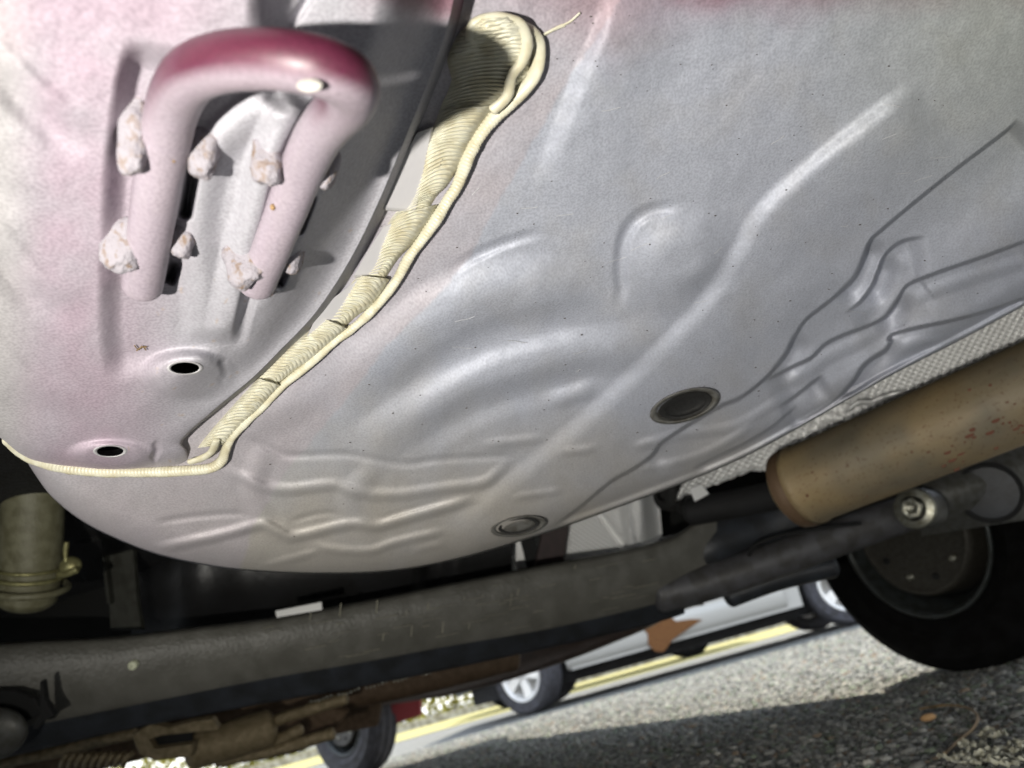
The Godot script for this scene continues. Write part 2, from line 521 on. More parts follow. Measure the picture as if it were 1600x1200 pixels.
func build_well() -> void:
	relief_clear()
	# the long pressed ridge and its neighbours
	press([[1450, 140], [1330, 232], [1215, 330], [1172, 400], [1120, 480], [1060, 545], [960, 640], [880, 710], [790, 780], [700, 856]], 36, 0.0105, 2, 130, 70)
	press([[985, -60], [960, 40], [915, 150], [850, 330]], 36, 0.0075, 2, 130, 150)
	# sharp steps that fall away to the right
	press([[1592, 185], [1575, 205], [1500, 262], [1440, 310], [1380, 360], [1362, 378], [1350, 410], [1335, 438], [1300, 470], [1262, 500], [1245, 525], [1230, 555], [1200, 590], [1160, 622], [1120, 640], [1040, 690], [1022, 712], [990, 735], [955, 755], [900, 800], [862, 824]], 4, -0.022, 1, 150, 30)
	press([[1450, 372], [1410, 380], [1385, 400], [1375, 425], [1365, 450], [1345, 475], [1318, 493]], 5, -0.017, 1, 110, 40)
	press([[1620, 372], [1540, 402], [1460, 430], [1420, 447], [1408, 465], [1400, 480], [1385, 497], [1360, 510], [1320, 525], [1290, 540], [1270, 560], [1240, 575], [1190, 600]], 4, -0.022, 1, 110, 40)
	press([[1620, 462], [1520, 495], [1402, 522], [1395, 535], [1385, 550], [1365, 562], [1350, 575], [1335, 598], [1310, 625], [1275, 648], [1230, 672]], 4, -0.022, 1, 110, 30)
	press([[1290, 586], [1270, 600], [1255, 612], [1235, 627], [1215, 640]], 4, -0.011, 1, 80, 20)
	press([[1248, 634], [1230, 650], [1203, 672], [1160, 697], [1120, 716], [1080, 735]], 4, -0.011, 1, 80, 24)
	# taller risers where the steps swing round
	for q in [[[1370, 366], [1362, 382], [1350, 412], [1335, 440], [1302, 470]], [[1252, 514], [1244, 528], [1230, 557], [1205, 586]], [[1392, 393], [1378, 422], [1366, 450], [1345, 476]], [[1416, 452], [1405, 472], [1386, 498], [1362, 511]], [[1398, 528], [1386, 550], [1366, 563], [1350, 577], [1335, 600], [1310, 627]], [[1290, 590], [1270, 603], [1254, 616]], [[1040, 692], [1022, 714], [1005, 728]]]:
		press(q, 8, -0.016, 1, 34, 34)
	# the ribs running to the right behind each step
	press([[1440, 395], [1400, 420], [1370, 470], [1320, 505]], 17, 0.0022, 0, 50, 40)
	press([[1620, 402], [1500, 440], [1440, 462], [1410, 490], [1340, 535], [1290, 560], [1250, 590], [1190, 614]], 15, 0.0030, 0, 50, 40)
	press([[1620, 500], [1500, 530], [1420, 540], [1370, 590]], 14, 0.003, 0, 50, 40)
	press([[1270, 600], [1230, 618], [1150, 665], [1060, 680], [975, 702]], 12, 0.003, 0, 50, 50)
	press([[1190, 655], [1120, 700], [1060, 722], [985, 735]], 10, 0.003, 0, 50, 40)
	# swage lines low on the left
	press([[375, 682], [400, 690], [430, 705], [455, 712], [540, 710], [600, 721], [640, 725], [690, 718], [820, 711]], 9, -0.003, 0, 50, 50)
	press([[340, 733], [370, 741], [410, 760], [450, 765], [520, 758], [560, 770], [620, 773], [700, 762], [755, 754], [778, 738], [805, 715]], 13, 0.006, 0, 50, 60)
	press([[235, 818], [300, 808], [372, 803], [402, 813]], 8, -0.003, 0, 50, 40)
	press([[220, 862], [300, 846], [360, 832], [395, 822], [415, 821], [440, 833], [462, 838], [530, 822], [560, 819], [590, 822], [620, 814], [700, 791], [760, 774]], 12, 0.0075, 0, 50, 60)
	press([[445, 817], [500, 803], [530, 804], [545, 812]], 7, -0.0028, 0, 50, 30)
	press([[590, 812], [640, 796], [700, 781]], 6, -0.002, 0, 50, 30)
	press([[480, 842], [515, 858], [575, 861], [610, 850], [640, 842], [705, 828]], 10, 0.006, 0, 50, 40)
	press([[400, 888], [460, 872], [510, 858]], 9, 0.004, 0, 50, 30)
	press([[640, 862], [680, 853], [700, 848]], 9, 0.003, 0, 50, 20)
	press([[420, 690], [402, 730], [394, 765], [405, 800], [430, 828], [480, 846]], 26, 0.004, 0, 60, 50)
	press([[600, 715], [568, 750], [546, 775], [560, 808], [600, 836]], 24, 0.004, 0, 60, 50)
	press([[740, 697], [800, 690], [862, 684]], 11, 0.0035, 0, 50, 40)
	press([[870, 706], [905, 704], [940, 699]], 10, 0.0035, 0, 50, 24)
	press([[985, 700], [1010, 694], [1045, 691]], 10, 0.003, 0, 50, 24)
	press([[795, 778], [840, 772], [885, 766]], 9, 0.0035, 0, 50, 24)
	# hollows and swellings of the middle
	dome(1065, 405, 112, 92, -0.5, 0.014, 0.8)
	press([[1075, 322], [1010, 332], [978, 365], [970, 420], [972, 450], [962, 492]], 15, -0.0042, 0, 60, 60)
	press([[860, 360], [800, 376], [745, 398], [700, 425]], 13, -0.0036, 0, 60, 60)
	press([[500, 640], [560, 585], [640, 525], [720, 475], [800, 452], [880, 452], [950, 435]], 62, 0.0115, 0, 60, 120)
	press([[600, 640], [680, 580], [780, 528], [880, 505], [940, 515]], 40, -0.006, 0, 60, 90)
	press([[530, 725], [600, 680], [690, 622], [800, 580], [900, 553], [990, 540], [1060, 500]], 46, 0.0085, 0, 60, 120)
	press([[640, 700], [740, 640], [830, 610], [900, 590], [980, 590]], 34, -0.005, 0, 60, 90)
	press([[845, 632], [890, 618], [945, 598]], 20, 0.0045, 0, 60, 40)
	press([[1060, 480], [1120, 440], [1160, 410]], 30, -0.004, 0, 60, 50)
	press([[1180, 520], [1240, 470], [1320, 400]], 50, 0.004, 0, 60, 70)
	dome(430, 640, 110, 44, -0.4, 0.006, 1.0)
	dome(1070, 634, 45, 19, -0.30, -0.045, 0.35)
	var nx := 620
	var ny := 330
	var p := PackedVector3Array()
	var col := PackedColorArray()
	for j in ny + 5:
		for i in nx:
			var px := -90.0 + 1810.0 * i / (nx - 1)
			var rim := curve_at(well_rim, px)
			if j < ny:
				var s := float(j) / (ny - 1)
				var py := lerpf(-120.0, rim, s)
				var d := well_depth(px, py)
				d -= relief_at(px, py) * (1.0 - smooth(14.0, 0.0, rim - py))
				d += 0.0016 * noise.get_noise_2d(px * 0.25, py * 0.25 + 77.0) + 0.0005 * noise.get_noise_2d(px * 0.9, py * 0.9)
				var e := clampf(1.0 - (rim - py) / 46.0, 0.0, 1.0)
				d += 0.05 * (1.0 - sqrt(1.0 - 0.985 * e * e))
				p.append(at(px, py, d))
				col.append(well_color(px, py))
			else:
				var k := j - ny + 1
				var q := p[(ny - 1) * nx + i]
				p.append(q + Vector3(0, 0.05 * k, 0) + (fwd * Vector3(1, 0, 1)).normalized() * 0.006 * k)
				col.append(Color(0.2, 0.2, 0.2))
	var well := obj("spare_wheel_well", grid(p, nx, ny + 5, col, false, EYE), M.primer, own_car, "grey primed spare wheel well pressed with ribs and swage lines")
	# grit, chips and hair scratches on the paint
	var st := SurfaceTool.new()
	st.begin(Mesh.PRIMITIVE_TRIANGLES)
	for k in 260:
		var x := rng.randf_range(420, 1560)
		var y := rng.randf_range(20, 840)
		if y > curve_at(well_rim, x) - 40 or x < 900 - y: continue
		var d := well_depth(x, y) - relief_at(x, y) - 0.0006
		var z := rng.randf_range(0.5, 1.5)
		var c := at(x, y, d)
		var q := []
		for e in 6:
			var an := TAU * e / 6.0
			q.append(at(x + cos(an) * z * rng.randf_range(0.6, 1.8), y + sin(an) * z * rng.randf_range(0.5, 1.0), d))
		for e in 6:
			st.set_normal(-fwd); st.add_vertex(c)
			st.set_normal(-fwd); st.add_vertex(q[e])
			st.set_normal(-fwd); st.add_vertex(q[(e + 1) % 6])
	var sp := obj("grit", st.commit(), M.grit_dark, well)
	sp.set_meta("kind", "stuff")
	for k in 26:
		var x := rng.randf_range(560, 1500)
		var y := rng.randf_range(60, 700)
		if y > curve_at(well_rim, x) - 60 or x < 950 - y: continue
		var dx := rng.randf_range(8, 34)
		var dy := rng.randf_range(-14, 6)
		var o := []
		for e in 4:
			var xx := x + dx * e / 3.0
			var yy := y + dy * e / 3.0 + rng.randf_range(-1, 1)
			o.append(at(xx, yy, well_depth(xx, yy) - relief_at(xx, yy) - 0.0009))
		obj("scratch", tube(spline(o, 10), 0.00022, 5, 0.5), M.scratch_pale, well)
	# two drain plugs pressed into the ribs
	for g in [[1070, 634, 56, 24, -0.30, "upper rubber drain plug with a hollow centre"], [810, 822, 43, 15, -0.16, "lower flat rubber drain plug at the rim"]]:
		var d := well_depth(g[0], g[1])
		var sink := 0.004
		var rows := PackedVector3Array()
		var prof := [[1.06, 0.004], [1.0, -0.007], [0.94, -0.0095], [0.86, -0.008], [0.80, -0.003], [0.74, 0.000], [0.66, 0.004], [0.60, 0.012], [0.50, 0.022], [0.44, 0.024], [0.25, 0.024], [0.001, 0.024]]
		if g[1] > 700:
			prof = [[1.06, 0.004], [1.0, -0.007], [0.94, -0.009], [0.86, -0.007], [0.80, -0.001], [0.72, 0.001], [0.60, 0.001], [0.52, -0.003], [0.45, -0.005], [0.3, -0.005], [0.15, -0.005], [0.001, -0.005]]
		for q in prof:
			for i in 49:
				var w: float = TAU * (i % 48) / 48.0
				var off := Vector2(cos(w) * g[2] * q[0], sin(w) * g[3] * q[0]).rotated(g[4])
				rows.append(at(g[0] + off.x, g[1] + off.y, well_depth(g[0] + off.x, g[1] + off.y) + q[1] - sink))
		var plug := grid(rows, 49, prof.size(), PackedColorArray(), false, EYE)
		obj("drain_plug", plug, M.plug, well, g[5])
		var pit := PackedVector3Array()
		for q in [[0.76, -0.001], [0.66, 0.0], [0.58, 0.004], [0.5, 0.010], [0.3, 0.013], [0.001, 0.014]]:
			for i in 49:
				var w: float = TAU * (i % 48) / 48.0
				var off := Vector2(cos(w) * g[2] * q[0] + 4.0 * (1.0 - q[0]), sin(w) * g[3] * q[0]).rotated(g[4])
				pit.append(at(g[0] + off.x, g[1] + off.y, well_depth(g[0] + off.x, g[1] + off.y) + q[1] - sink - 0.004))
		obj("plug_centre", grid(pit, 49, 6, PackedColorArray(), false, EYE), M.rubber, well)

# ---------------------------------------------------------------- rear rail with the towing eye
func rail_depth(px: float, py: float) -> float:
	return 1.0 / (4.582 - 0.000771 * px - 0.003347 * py)

var rail_right := [[-140, 742], [-60, 722], [40, 700], [130, 668], [200, 640], [320, 590], [410, 545], [490, 492], [545, 440], [590, 395], [640, 335], [690, 282], [705, 290], [760, 300]]
var rail_low := [[-200, 560], [-60, 648], [0, 684], [30, 708], [60, 722], [100, 730], [170, 735], [240, 733], [300, 722], [345, 700], [400, 640]]

func rail_blend(d: float, px: float, py: float) -> float:
	var near_well := smooth(125.0, 8.0, curve_at(rail_right, py) - px) * smooth(760.0, 560.0, py)
	return lerpf(d, well_depth(px, py) - 0.020, near_well)

func rail_total(px: float, py: float) -> float:
	var xr := curve_at(rail_right, py)
	var d := rail_depth(px, py) - relief_at(px, py) + 0.0008 * noise.get_noise_2d(px * 0.35, py * 0.35 + 30.0)
	# the edge turns away at the right, rolls under at the bottom, and lies deeper behind the eye
	var e := clampf(1.0 - (xr - px) / 34.0, 0.0, 1.0)
	d += 0.010 * (1.0 - sqrt(1.0 - 0.96 * e * e))
	var b := clampf(1.0 - (curve_at(rail_low, px) - py) / 26.0, 0.0, 1.0)
	d += 0.010 * b * b
	d += 0.022 * smooth(190.0, 120.0, py - 0.10 * (px - 440.0)) * smooth(380.0, 470.0, px)
	return rail_blend(d, px, py)

# face of the recess in which the eye is welded
func rail_face(px: float, py: float) -> float:
	return rail_blend(rail_depth(px, py) + 0.010 * smooth(160.0, 215.0, px), px, py)

func build_rail() -> void:
	relief_clear()
	# recess right of the broad face and the raised tongue between the legs of the eye
	press([[235, 60], [215, 150], [202, 260], [196, 380], [193, 480], [196, 540], [205, 600]], 44, -0.011, 1, 520, 50)
	press([[440, 150], [360, 205], [325, 260], [305, 360], [318, 450], [320, 540]], 42, 0.006, 0, 60, 30)
	press([[470, 140], [425, 230], [398, 330], [372, 430], [352, 540]], 40, 0.010, 0, 60, 30)
	press([[520, 130], [452, 240], [420, 350], [392, 450], [370, 545]], 16, -0.009, 0, 60, 30)
	press([[520, 270], [470, 380], [440, 470], [380, 580]], 50, 0.012, 0, 60, 60)
	press([[640, 150], [585, 250], [520, 390], [460, 490], [360, 600]], 40, 0.008, 0, 60, 60)
	dome(296, 585, 82, 44, 0.05, 0.011, 0.45)
	dome(175, 712, 78, 28, 0.03, 0.010, 0.5)
	press([[345, 560], [352, 585], [340, 600]], 10, -0.004, 0, 60, 8)
	press([[238, 690], [246, 702], [236, 722]], 9, -0.005, 0, 60, 8)
	# dark slots beside the legs of the eye
	for q in [[[306, 250], [296, 300], [288, 345]], [[276, 404], [270, 425], [262, 446]], [[486, 300], [472, 340], [460, 368]], [[446, 402], [440, 430], [430, 452]]]:
		press(q, 13, -0.024, 0, 60, 14)
	# dents running in from the outer edge
	for q in [[[-60, 70], [0, 118], [60, 178], [125, 226], [170, 236]], [[-60, 240], [0, 300], [32, 330], [60, 345]], [[-60, 340], [0, 405], [48, 462], [110, 496], [150, 500]], [[-60, 500], [0, 590], [50, 632], [100, 652], [150, 656]], [[-60, 590], [0, 640], [30, 672], [70, 690]]]:
		press(q, 38, -0.0045, 0, 60, 120)
		var r := []
		for e in q: r.append([e[0] + 4, e[1] - 26])
		press(r, 32, 0.0028, 0, 60, 120)
	press([[500, -60], [480, 0], [440, 55]], 12, -0.003, 0, 60, 20)
	var nx := 430
	var ny := 420
	var p := PackedVector3Array()
	var col := PackedColorArray()
	var skip := PackedByteArray()
	for j in ny:
		var s := float(j) / (ny - 1)
		for i in nx + 6:
			var py0 := lerpf(-130.0, 736.0, s)
			var xr := curve_at(rail_right, py0)
			var u := minf(float(i) / (nx - 1), 1.0)
			var px := lerpf(-190.0, xr, u)
			var py := minf(py0, curve_at(rail_low, px))
			var d := rail_total(px, py)
			if i >= nx:
				var k := (i - nx + 1) / 6.0
				d = lerpf(d, well_depth(px, py) + 0.004, k)
				px += (14.0 * smooth(720.0, 450.0, py0) + 3.0) * k
			p.append(at(px, py, d))
			var n1 := noise.get_noise_2d(px * 0.4, py * 0.4)
			var n2 := noise.get_noise_2d(px * 1.6, py * 1.6 + 90.0)
			var c := Color(0.40, 0.39, 0.425)
			var pink := smooth(-20.0, 100.0, px) * smooth(330.0, 150.0, px + 40.0 * n1) * (0.5 + 0.25 * n1)
			pink = maxf(pink, 0.6 * smooth(150.0, 10.0, py + 30.0 * n1) * smooth(520.0, 200.0, px))
			c = c.lerp(Color(0.40, 0.275, 0.345), clampf(pink, 0, 0.85))
			c = c.lerp(Color(0.16, 0.035, 0.06), 0.8 * smooth(45.0, -20.0, py + 30.0 * n1) * smooth(520.0, 640.0, px))
			c = c.lerp(Color(0.44, 0.42, 0.36), 0.35 * smooth(80.0, -20.0, px))
			if px > 200.0 and n2 > 0.62 and py > 350.0:
				c = c.lerp(Color(0.40, 0.28, 0.16), 0.35)
			col.append(c * (1.0 + 0.05 * n2))
			var inside := Vector2((px - 289.0) / 23.0, (py - 575.0) / 9.2).length() < 1.0 or Vector2((px - 172.0) / 21.6, (py - 705.0) / 8.2).length() < 1.0
			skip.append(1 if inside else 0)
	var rail := obj("rear_rail", grid(p, nx + 6, ny, col, false, EYE, skip), M.primer, own_car, "primed rear body rail with pinkish paint mist and two punched holes")
	for h in [[289.0, 575.0, 23.0, 9.0, 0.0088], [172.0, 705.0, 21.5, 8.0, 0.0075]]:
		var rows := PackedVector3Array()
		for q in [[1.30, 0.0018], [1.20, 0.0004], [1.08, -0.0004], [0.955, 0.002], [0.95, 0.009], [0.95, 0.03], [0.0, 0.03]]:
			for i in 41:
				var w: float = TAU * (i % 40) / 40.0
				var x: float = h[0] + cos(w) * h[2] * q[0]
				var y: float = h[1] + sin(w) * h[3] * q[0]
				rows.append(at(x, y, rail_total(x, y) - 0.0012 + q[1]))
		var lip := rows.slice(0, 41 * 4)
		obj("hole_lip", grid(lip, 41, 4, PackedColorArray(), false, EYE), M.lip, rail)
		obj("hole_liner", grid(rows.slice(41 * 3), 41, 4, PackedColorArray(), false, EYE), M.black, rail)
	# pale primer drip on the bend of the eye is built with the eye; lint caught on the face
	for g in [[[210, 540], [216, 546], [222, 541], [228, 547]], [[213, 548], [220, 543], [229, 542]]]:
		var a := []
		for q in g: a.append(at(q[0], q[1], rail_depth(q[0], q[1]) + 0.0085))
		obj("lint", tube(spline(a, 12), 0.00035, 6), M.twig, rail)

func build_tow_eye() -> void:
	var raw := [Vector3(222, 446, 0.332), Vector3(232, 380, 0.323), Vector3(244, 300, 0.312), Vector3(258, 220, 0.296), Vector3(272, 160, 0.276), Vector3(298, 118, 0.258), Vector3(345, 98, 0.246), Vector3(410, 92, 0.240), Vector3(475, 98, 0.238), Vector3(522, 112, 0.241), Vector3(548, 132, 0.249), Vector3(545, 158, 0.263), Vector3(522, 182, 0.276), Vector3(497, 214, 0.289), Vector3(472, 265, 0.303), Vector3(448, 325, 0.317), Vector3(424, 385, 0.330), Vector3(400, 444, 0.343)]
	var pts := []
	for q in raw:
		var sunk := smooth(150.0, 300.0, q.y)
		var d := lerpf(q.z - 0.016, rail_face(q.x, q.y) - 0.008, sunk)
		if q.y > 150.0: d = minf(d, rail_face(q.x, q.y) - 0.007)
		pts.append(at(q.x, q.y, d))
	var path := spline(pts, 150)
	var cols := PackedColorArray()
	for i in path.size():
		var t := float(i) / (path.size() - 1)
		var n := noise.get_noise_3dv(path[i] * 900.0)
		var mar := smooth(0.16, 0.34, t) * smooth(0.74, 0.62, t)
		cols.append(Color(0.36, 0.305, 0.35).lerp(Color(0.085, 0.012, 0.034), clampf(mar + 0.1 * n * mar, 0, 1)) * (1.0 + 0.06 * n))
	# spread the colour round the bar: paint reached its outer side, the inner side stayed pale
	var eye := obj("towing_eye", tube(path, 0.0088, 32, 1.0, cols, 0.00012, true, -1.0, true), M.hook, own_car, "bent round bar towing eye, maroon at its outer bend and pale on its legs")
	var drip := at(484, 133, 0.2148)
	obj("primer_drip", lump(drip, rgt * 0.0046, upv * 0.0024, fwd * 0.0008, 0.35, 700.0), M.drip, eye)
	for k in 16:
		var e: Array = [[470, 268], [452, 300], [440, 330], [418, 420], [404, 436], [395, 440], [236, 395], [228, 430], [226, 442], [262, 250]][k % 10]
		var fx: float = e[0] + rng.randf_range(-14, 14)
		var fy: float = e[1] + rng.randf_range(-14, 14)
		var fz := rng.randf_range(0.0005, 0.0014)
		obj("rust_fleck", lump(at(fx, fy, rail_face(fx, fy) - 0.0164), rgt * fz, upv * fz * 1.3, fwd * 0.0012, 0.5, 1500.0, 10, 7), M.fleck, eye)
	for w in [[212, 205, 0.29, 20, 62, 0.06], [322, 238, 0.30, 18, 38, 0.25], [419, 245, 0.30, 19, 48, 0.10], [511, 262, 0.31, 15, 34, 0.35], [190, 386, 0.33, 25, 42, 0.02], [288, 380, 0.33, 14, 30, 0.25], [382, 404, 0.335, 28, 40, -0.3], [459, 402, 0.34, 13, 28, 0.25], [402, 444, 0.34, 24, 20, 0.2]]:
		var k: float = w[2] / F
		var ax: Vector3 = (rgt * cos(w[5]) - upv * sin(w[5])) * w[3] * k
		var ay: Vector3 = (upv * cos(w[5]) + rgt * sin(w[5])) * w[4] * k
		obj("weld", lump(at(w[0], w[1], rail_face(w[0], w[1]) - (0.0085 if w[0] > 370 else 0.006)), ax * 1.05, ay * 0.92, fwd * 0.0052, 0.40, 2200.0, 44, 32, 0.62), M.weld, eye)

# ---------------------------------------------------------------- seam sealer
func build_sealer() -> void:
	# left and right edge of the smeared sealer
	var L := [[742, 32], [716, 60], [702, 96], [708, 128], [694, 165], [676, 210], [662, 240], [648, 290], [636, 322], [620, 336], [602, 366], [592, 392], [580, 420], [556, 440], [536, 470], [508, 502], [470, 532], [432, 566], [394, 606], [362, 642], [334, 674], [312, 702]]
	var R := [[796, 22], [826, 40], [832, 74], [824, 108], [798, 140], [760, 172], [734, 212], [720, 240], [702, 280], [686, 300], [666, 336], [642, 372], [622, 398], [602, 432], [580, 467], [548, 501], [514, 531], [475, 567], [436, 598], [406, 631], [380, 656], [354, 690]]
	var lobes := [0.0, 0.2, 0.43, 0.6, 0.71, 0.84, 1.0]
	var n := 900
	var lp := []
	var rp := []
	for q in L: lp.append(Vector3(q[0] - 4.0, q[1] - 2.0, 0))
	for q in R: rp.append(Vector3(q[0] + 9.0, q[1] + 3.0, 0))
	var ls := spline(lp, n)
	var rs := spline(rp, n)
	var along := 0.0
	var p := PackedVector3Array()
	var across := 22
	for j in n:
		if j > 0:
			along += ((ls[j] + rs[j]) * 0.5).distance_to((ls[j - 1] + rs[j - 1]) * 0.5)
		var t := float(j) / (n - 1)
		var lobe := 0.0
		for k in lobes.size() - 1:
			if t >= lobes[k] and t <= lobes[k + 1]:
				lobe = (t - lobes[k]) / (lobes[k + 1] - lobes[k])
		for i in across:
			var u := float(i) / (across - 1)
			var mid := 1.0 - pow(absf(2.0 * u - 1.0), 4.0)
			var wob := 0.05 * noise.get_noise_2d(t * 900.0, 10.0) * (1.0 if u > 0.5 else -1.0)
			var narrow := 0.17 * smooth(0.45, 0.85, lobe) * u * u * smooth(0.2, 0.3, t)
			var q := ls[j].lerp(rs[mini(j + int(18.0 * smooth(0.0, 0.2, t)), n - 1)], clampf(u + wob * mid - narrow, -0.1, 1.1))
			var wide := 1.0 - smooth(0.02, 0.16, t)
			# combed ridges bow across the strip
			var phase := (along + 14.0 * sin(u * PI) * (1.0 - wide) + 0.0 * u) / 6.9 + 0.35 * noise.get_noise_2d(along * 0.8, u * 40.0)
			var comb := 0.6 - 1.6 * pow(absf(cos(phase * PI)), 6.0)
			var h := 0.0034 * mid + 0.0030 * mid * (1.0 - lobe) + (0.00075 * comb * mid) * (1.0 - 0.85 * wide)
			if wide > 0.0:
				var sw := Vector2(q.x - 772.0, q.y - 88.0).length()
				h += wide * (0.0022 * smooth(26.0, 44.0, sw) * mid + 0.0009 * noise.get_noise_2d(q.x * 3.0, q.y * 9.0))
			p.append(at(q.x, q.y, well_depth(q.x, q.y) + 0.0005 - h * 1.8))
	var sealer := obj("seam_sealer", grid(p, across, n, PackedColorArray(), false, EYE), M.sealer_strip, own_car, "cream seam sealer combed into fine ridges along the joint")
	# the narrow twisted bead on its outer side and along the lower joint
	var bead := [[800, 36], [836, 58], [842, 90], [830, 126], [800, 158], [768, 188], [748, 215], [734, 240], [714, 290], [700, 312], [682, 342], [658, 376], [639, 402], [618, 440], [590, 476], [558, 507], [521, 535], [481, 571], [441, 603], [411, 635], [385, 659], [364, 682], [353, 702], [346, 720], [326, 732], [280, 736], [220, 738], [160, 737], [110, 733], [66, 722], [34, 708], [4, 684]]
	var pts := []
	for q in bead:
		pts.append(at(q[0], q[1], minf(well_depth(q[0], q[1]) - 0.005, 9.0)))
	var path := spline(pts, 1300)
	var rows := PackedVector3Array()
	var side := Vector3.RIGHT
	var run := 0.0
	var segs := 16
	for j in path.size():
		var tan := (path[mini(j + 1, path.size() - 1)] - path[maxi(j - 1, 0)]).normalized()
		if j > 0: run += path[j].distance_to(path[j - 1])
		side = tan.cross(fwd).normalized()
		var t := float(j) / (path.size() - 1)
		var r := lerpf(lerpf(0.0025, 0.0019, smooth(0.25, 0.5, t)), 0.0028, smooth(0.68, 0.74, t)) * (1.0 + 0.22 * noise.get_noise_1d(run * 2600.0)) * smooth(1.0, 0.985, t) + 0.0008
		for i in segs + 1:
			var w := TAU * (i % segs) / segs
			var twist := 0.055 * sin(TAU * run / 0.0021 + w * 1.5) * smooth(0.10, 0.18, t) * (1.0 - 0.9 * smooth(0.90, 0.94, t))
			rows.append(path[j] + (side * cos(w) + fwd * sin(w) * 0.9) * r * (1.0 + twist))
	obj("sealer_bead", grid(rows, segs + 1, path.size(), PackedColorArray(), true), M.sealer, sealer, "narrow twisted bead of sealer along the edge")
	# curl at the end of the upper blob
	var c1 := []
	for q in [[735, 60], [742, 38], [775, 28], [812, 38], [824, 66], [816, 96], [800, 118], [792, 150], [770, 172]]:
		c1.append(at(q[0], q[1], well_depth(q[0], q[1]) - 0.010))
	obj("sealer_bead", tube(spline(c1, 120), 0.0027, 12, 0.8, PackedColorArray(), 0.0004), M.sealer, sealer)
	var pocket := []
	for q in [[338, 688], [330, 706], [314, 716], [296, 722]]:
		pocket.append(at(q[0], q[1], well_depth(q[0], q[1]) - 0.009))
	obj("sealer_bead", tube(spline(pocket, 40), 0.0028, 12, 0.7, PackedColorArray(), 0.0006), M.sealer, sealer)
	for g in [[[846, 56], [866, 46], [882, 40]], [[850, 54], [872, 42], [890, 34], [906, 20]]]:
		var a := []
		for q in g: a.append(at(q[0], q[1], well_depth(q[0], q[1]) - 0.001))
		obj("sealer_splash", tube(spline(a, 20), 0.0007, 8, 0.7, PackedColorArray(), 0.0002), M.sealer, sealer)
	# steel lap under the sealer, notched twice
	for g in [[[600, 296], [652, 205], [676, 196], [650, 330], [596, 326]], [[556, 424], [572, 394], [600, 352], [632, 340], [590, 430], [552, 432]], [[488, 505], [520, 465], [560, 435], [530, 500], [470, 545]]]:
		var o := PackedVector3Array()
		for q in g: o.append(at(q[0], q[1], well_depth(q[0], q[1]) - 0.006))
		obj("lap_flange", plate(o, fwd * 0.004, 0.3), M.lip, sealer)

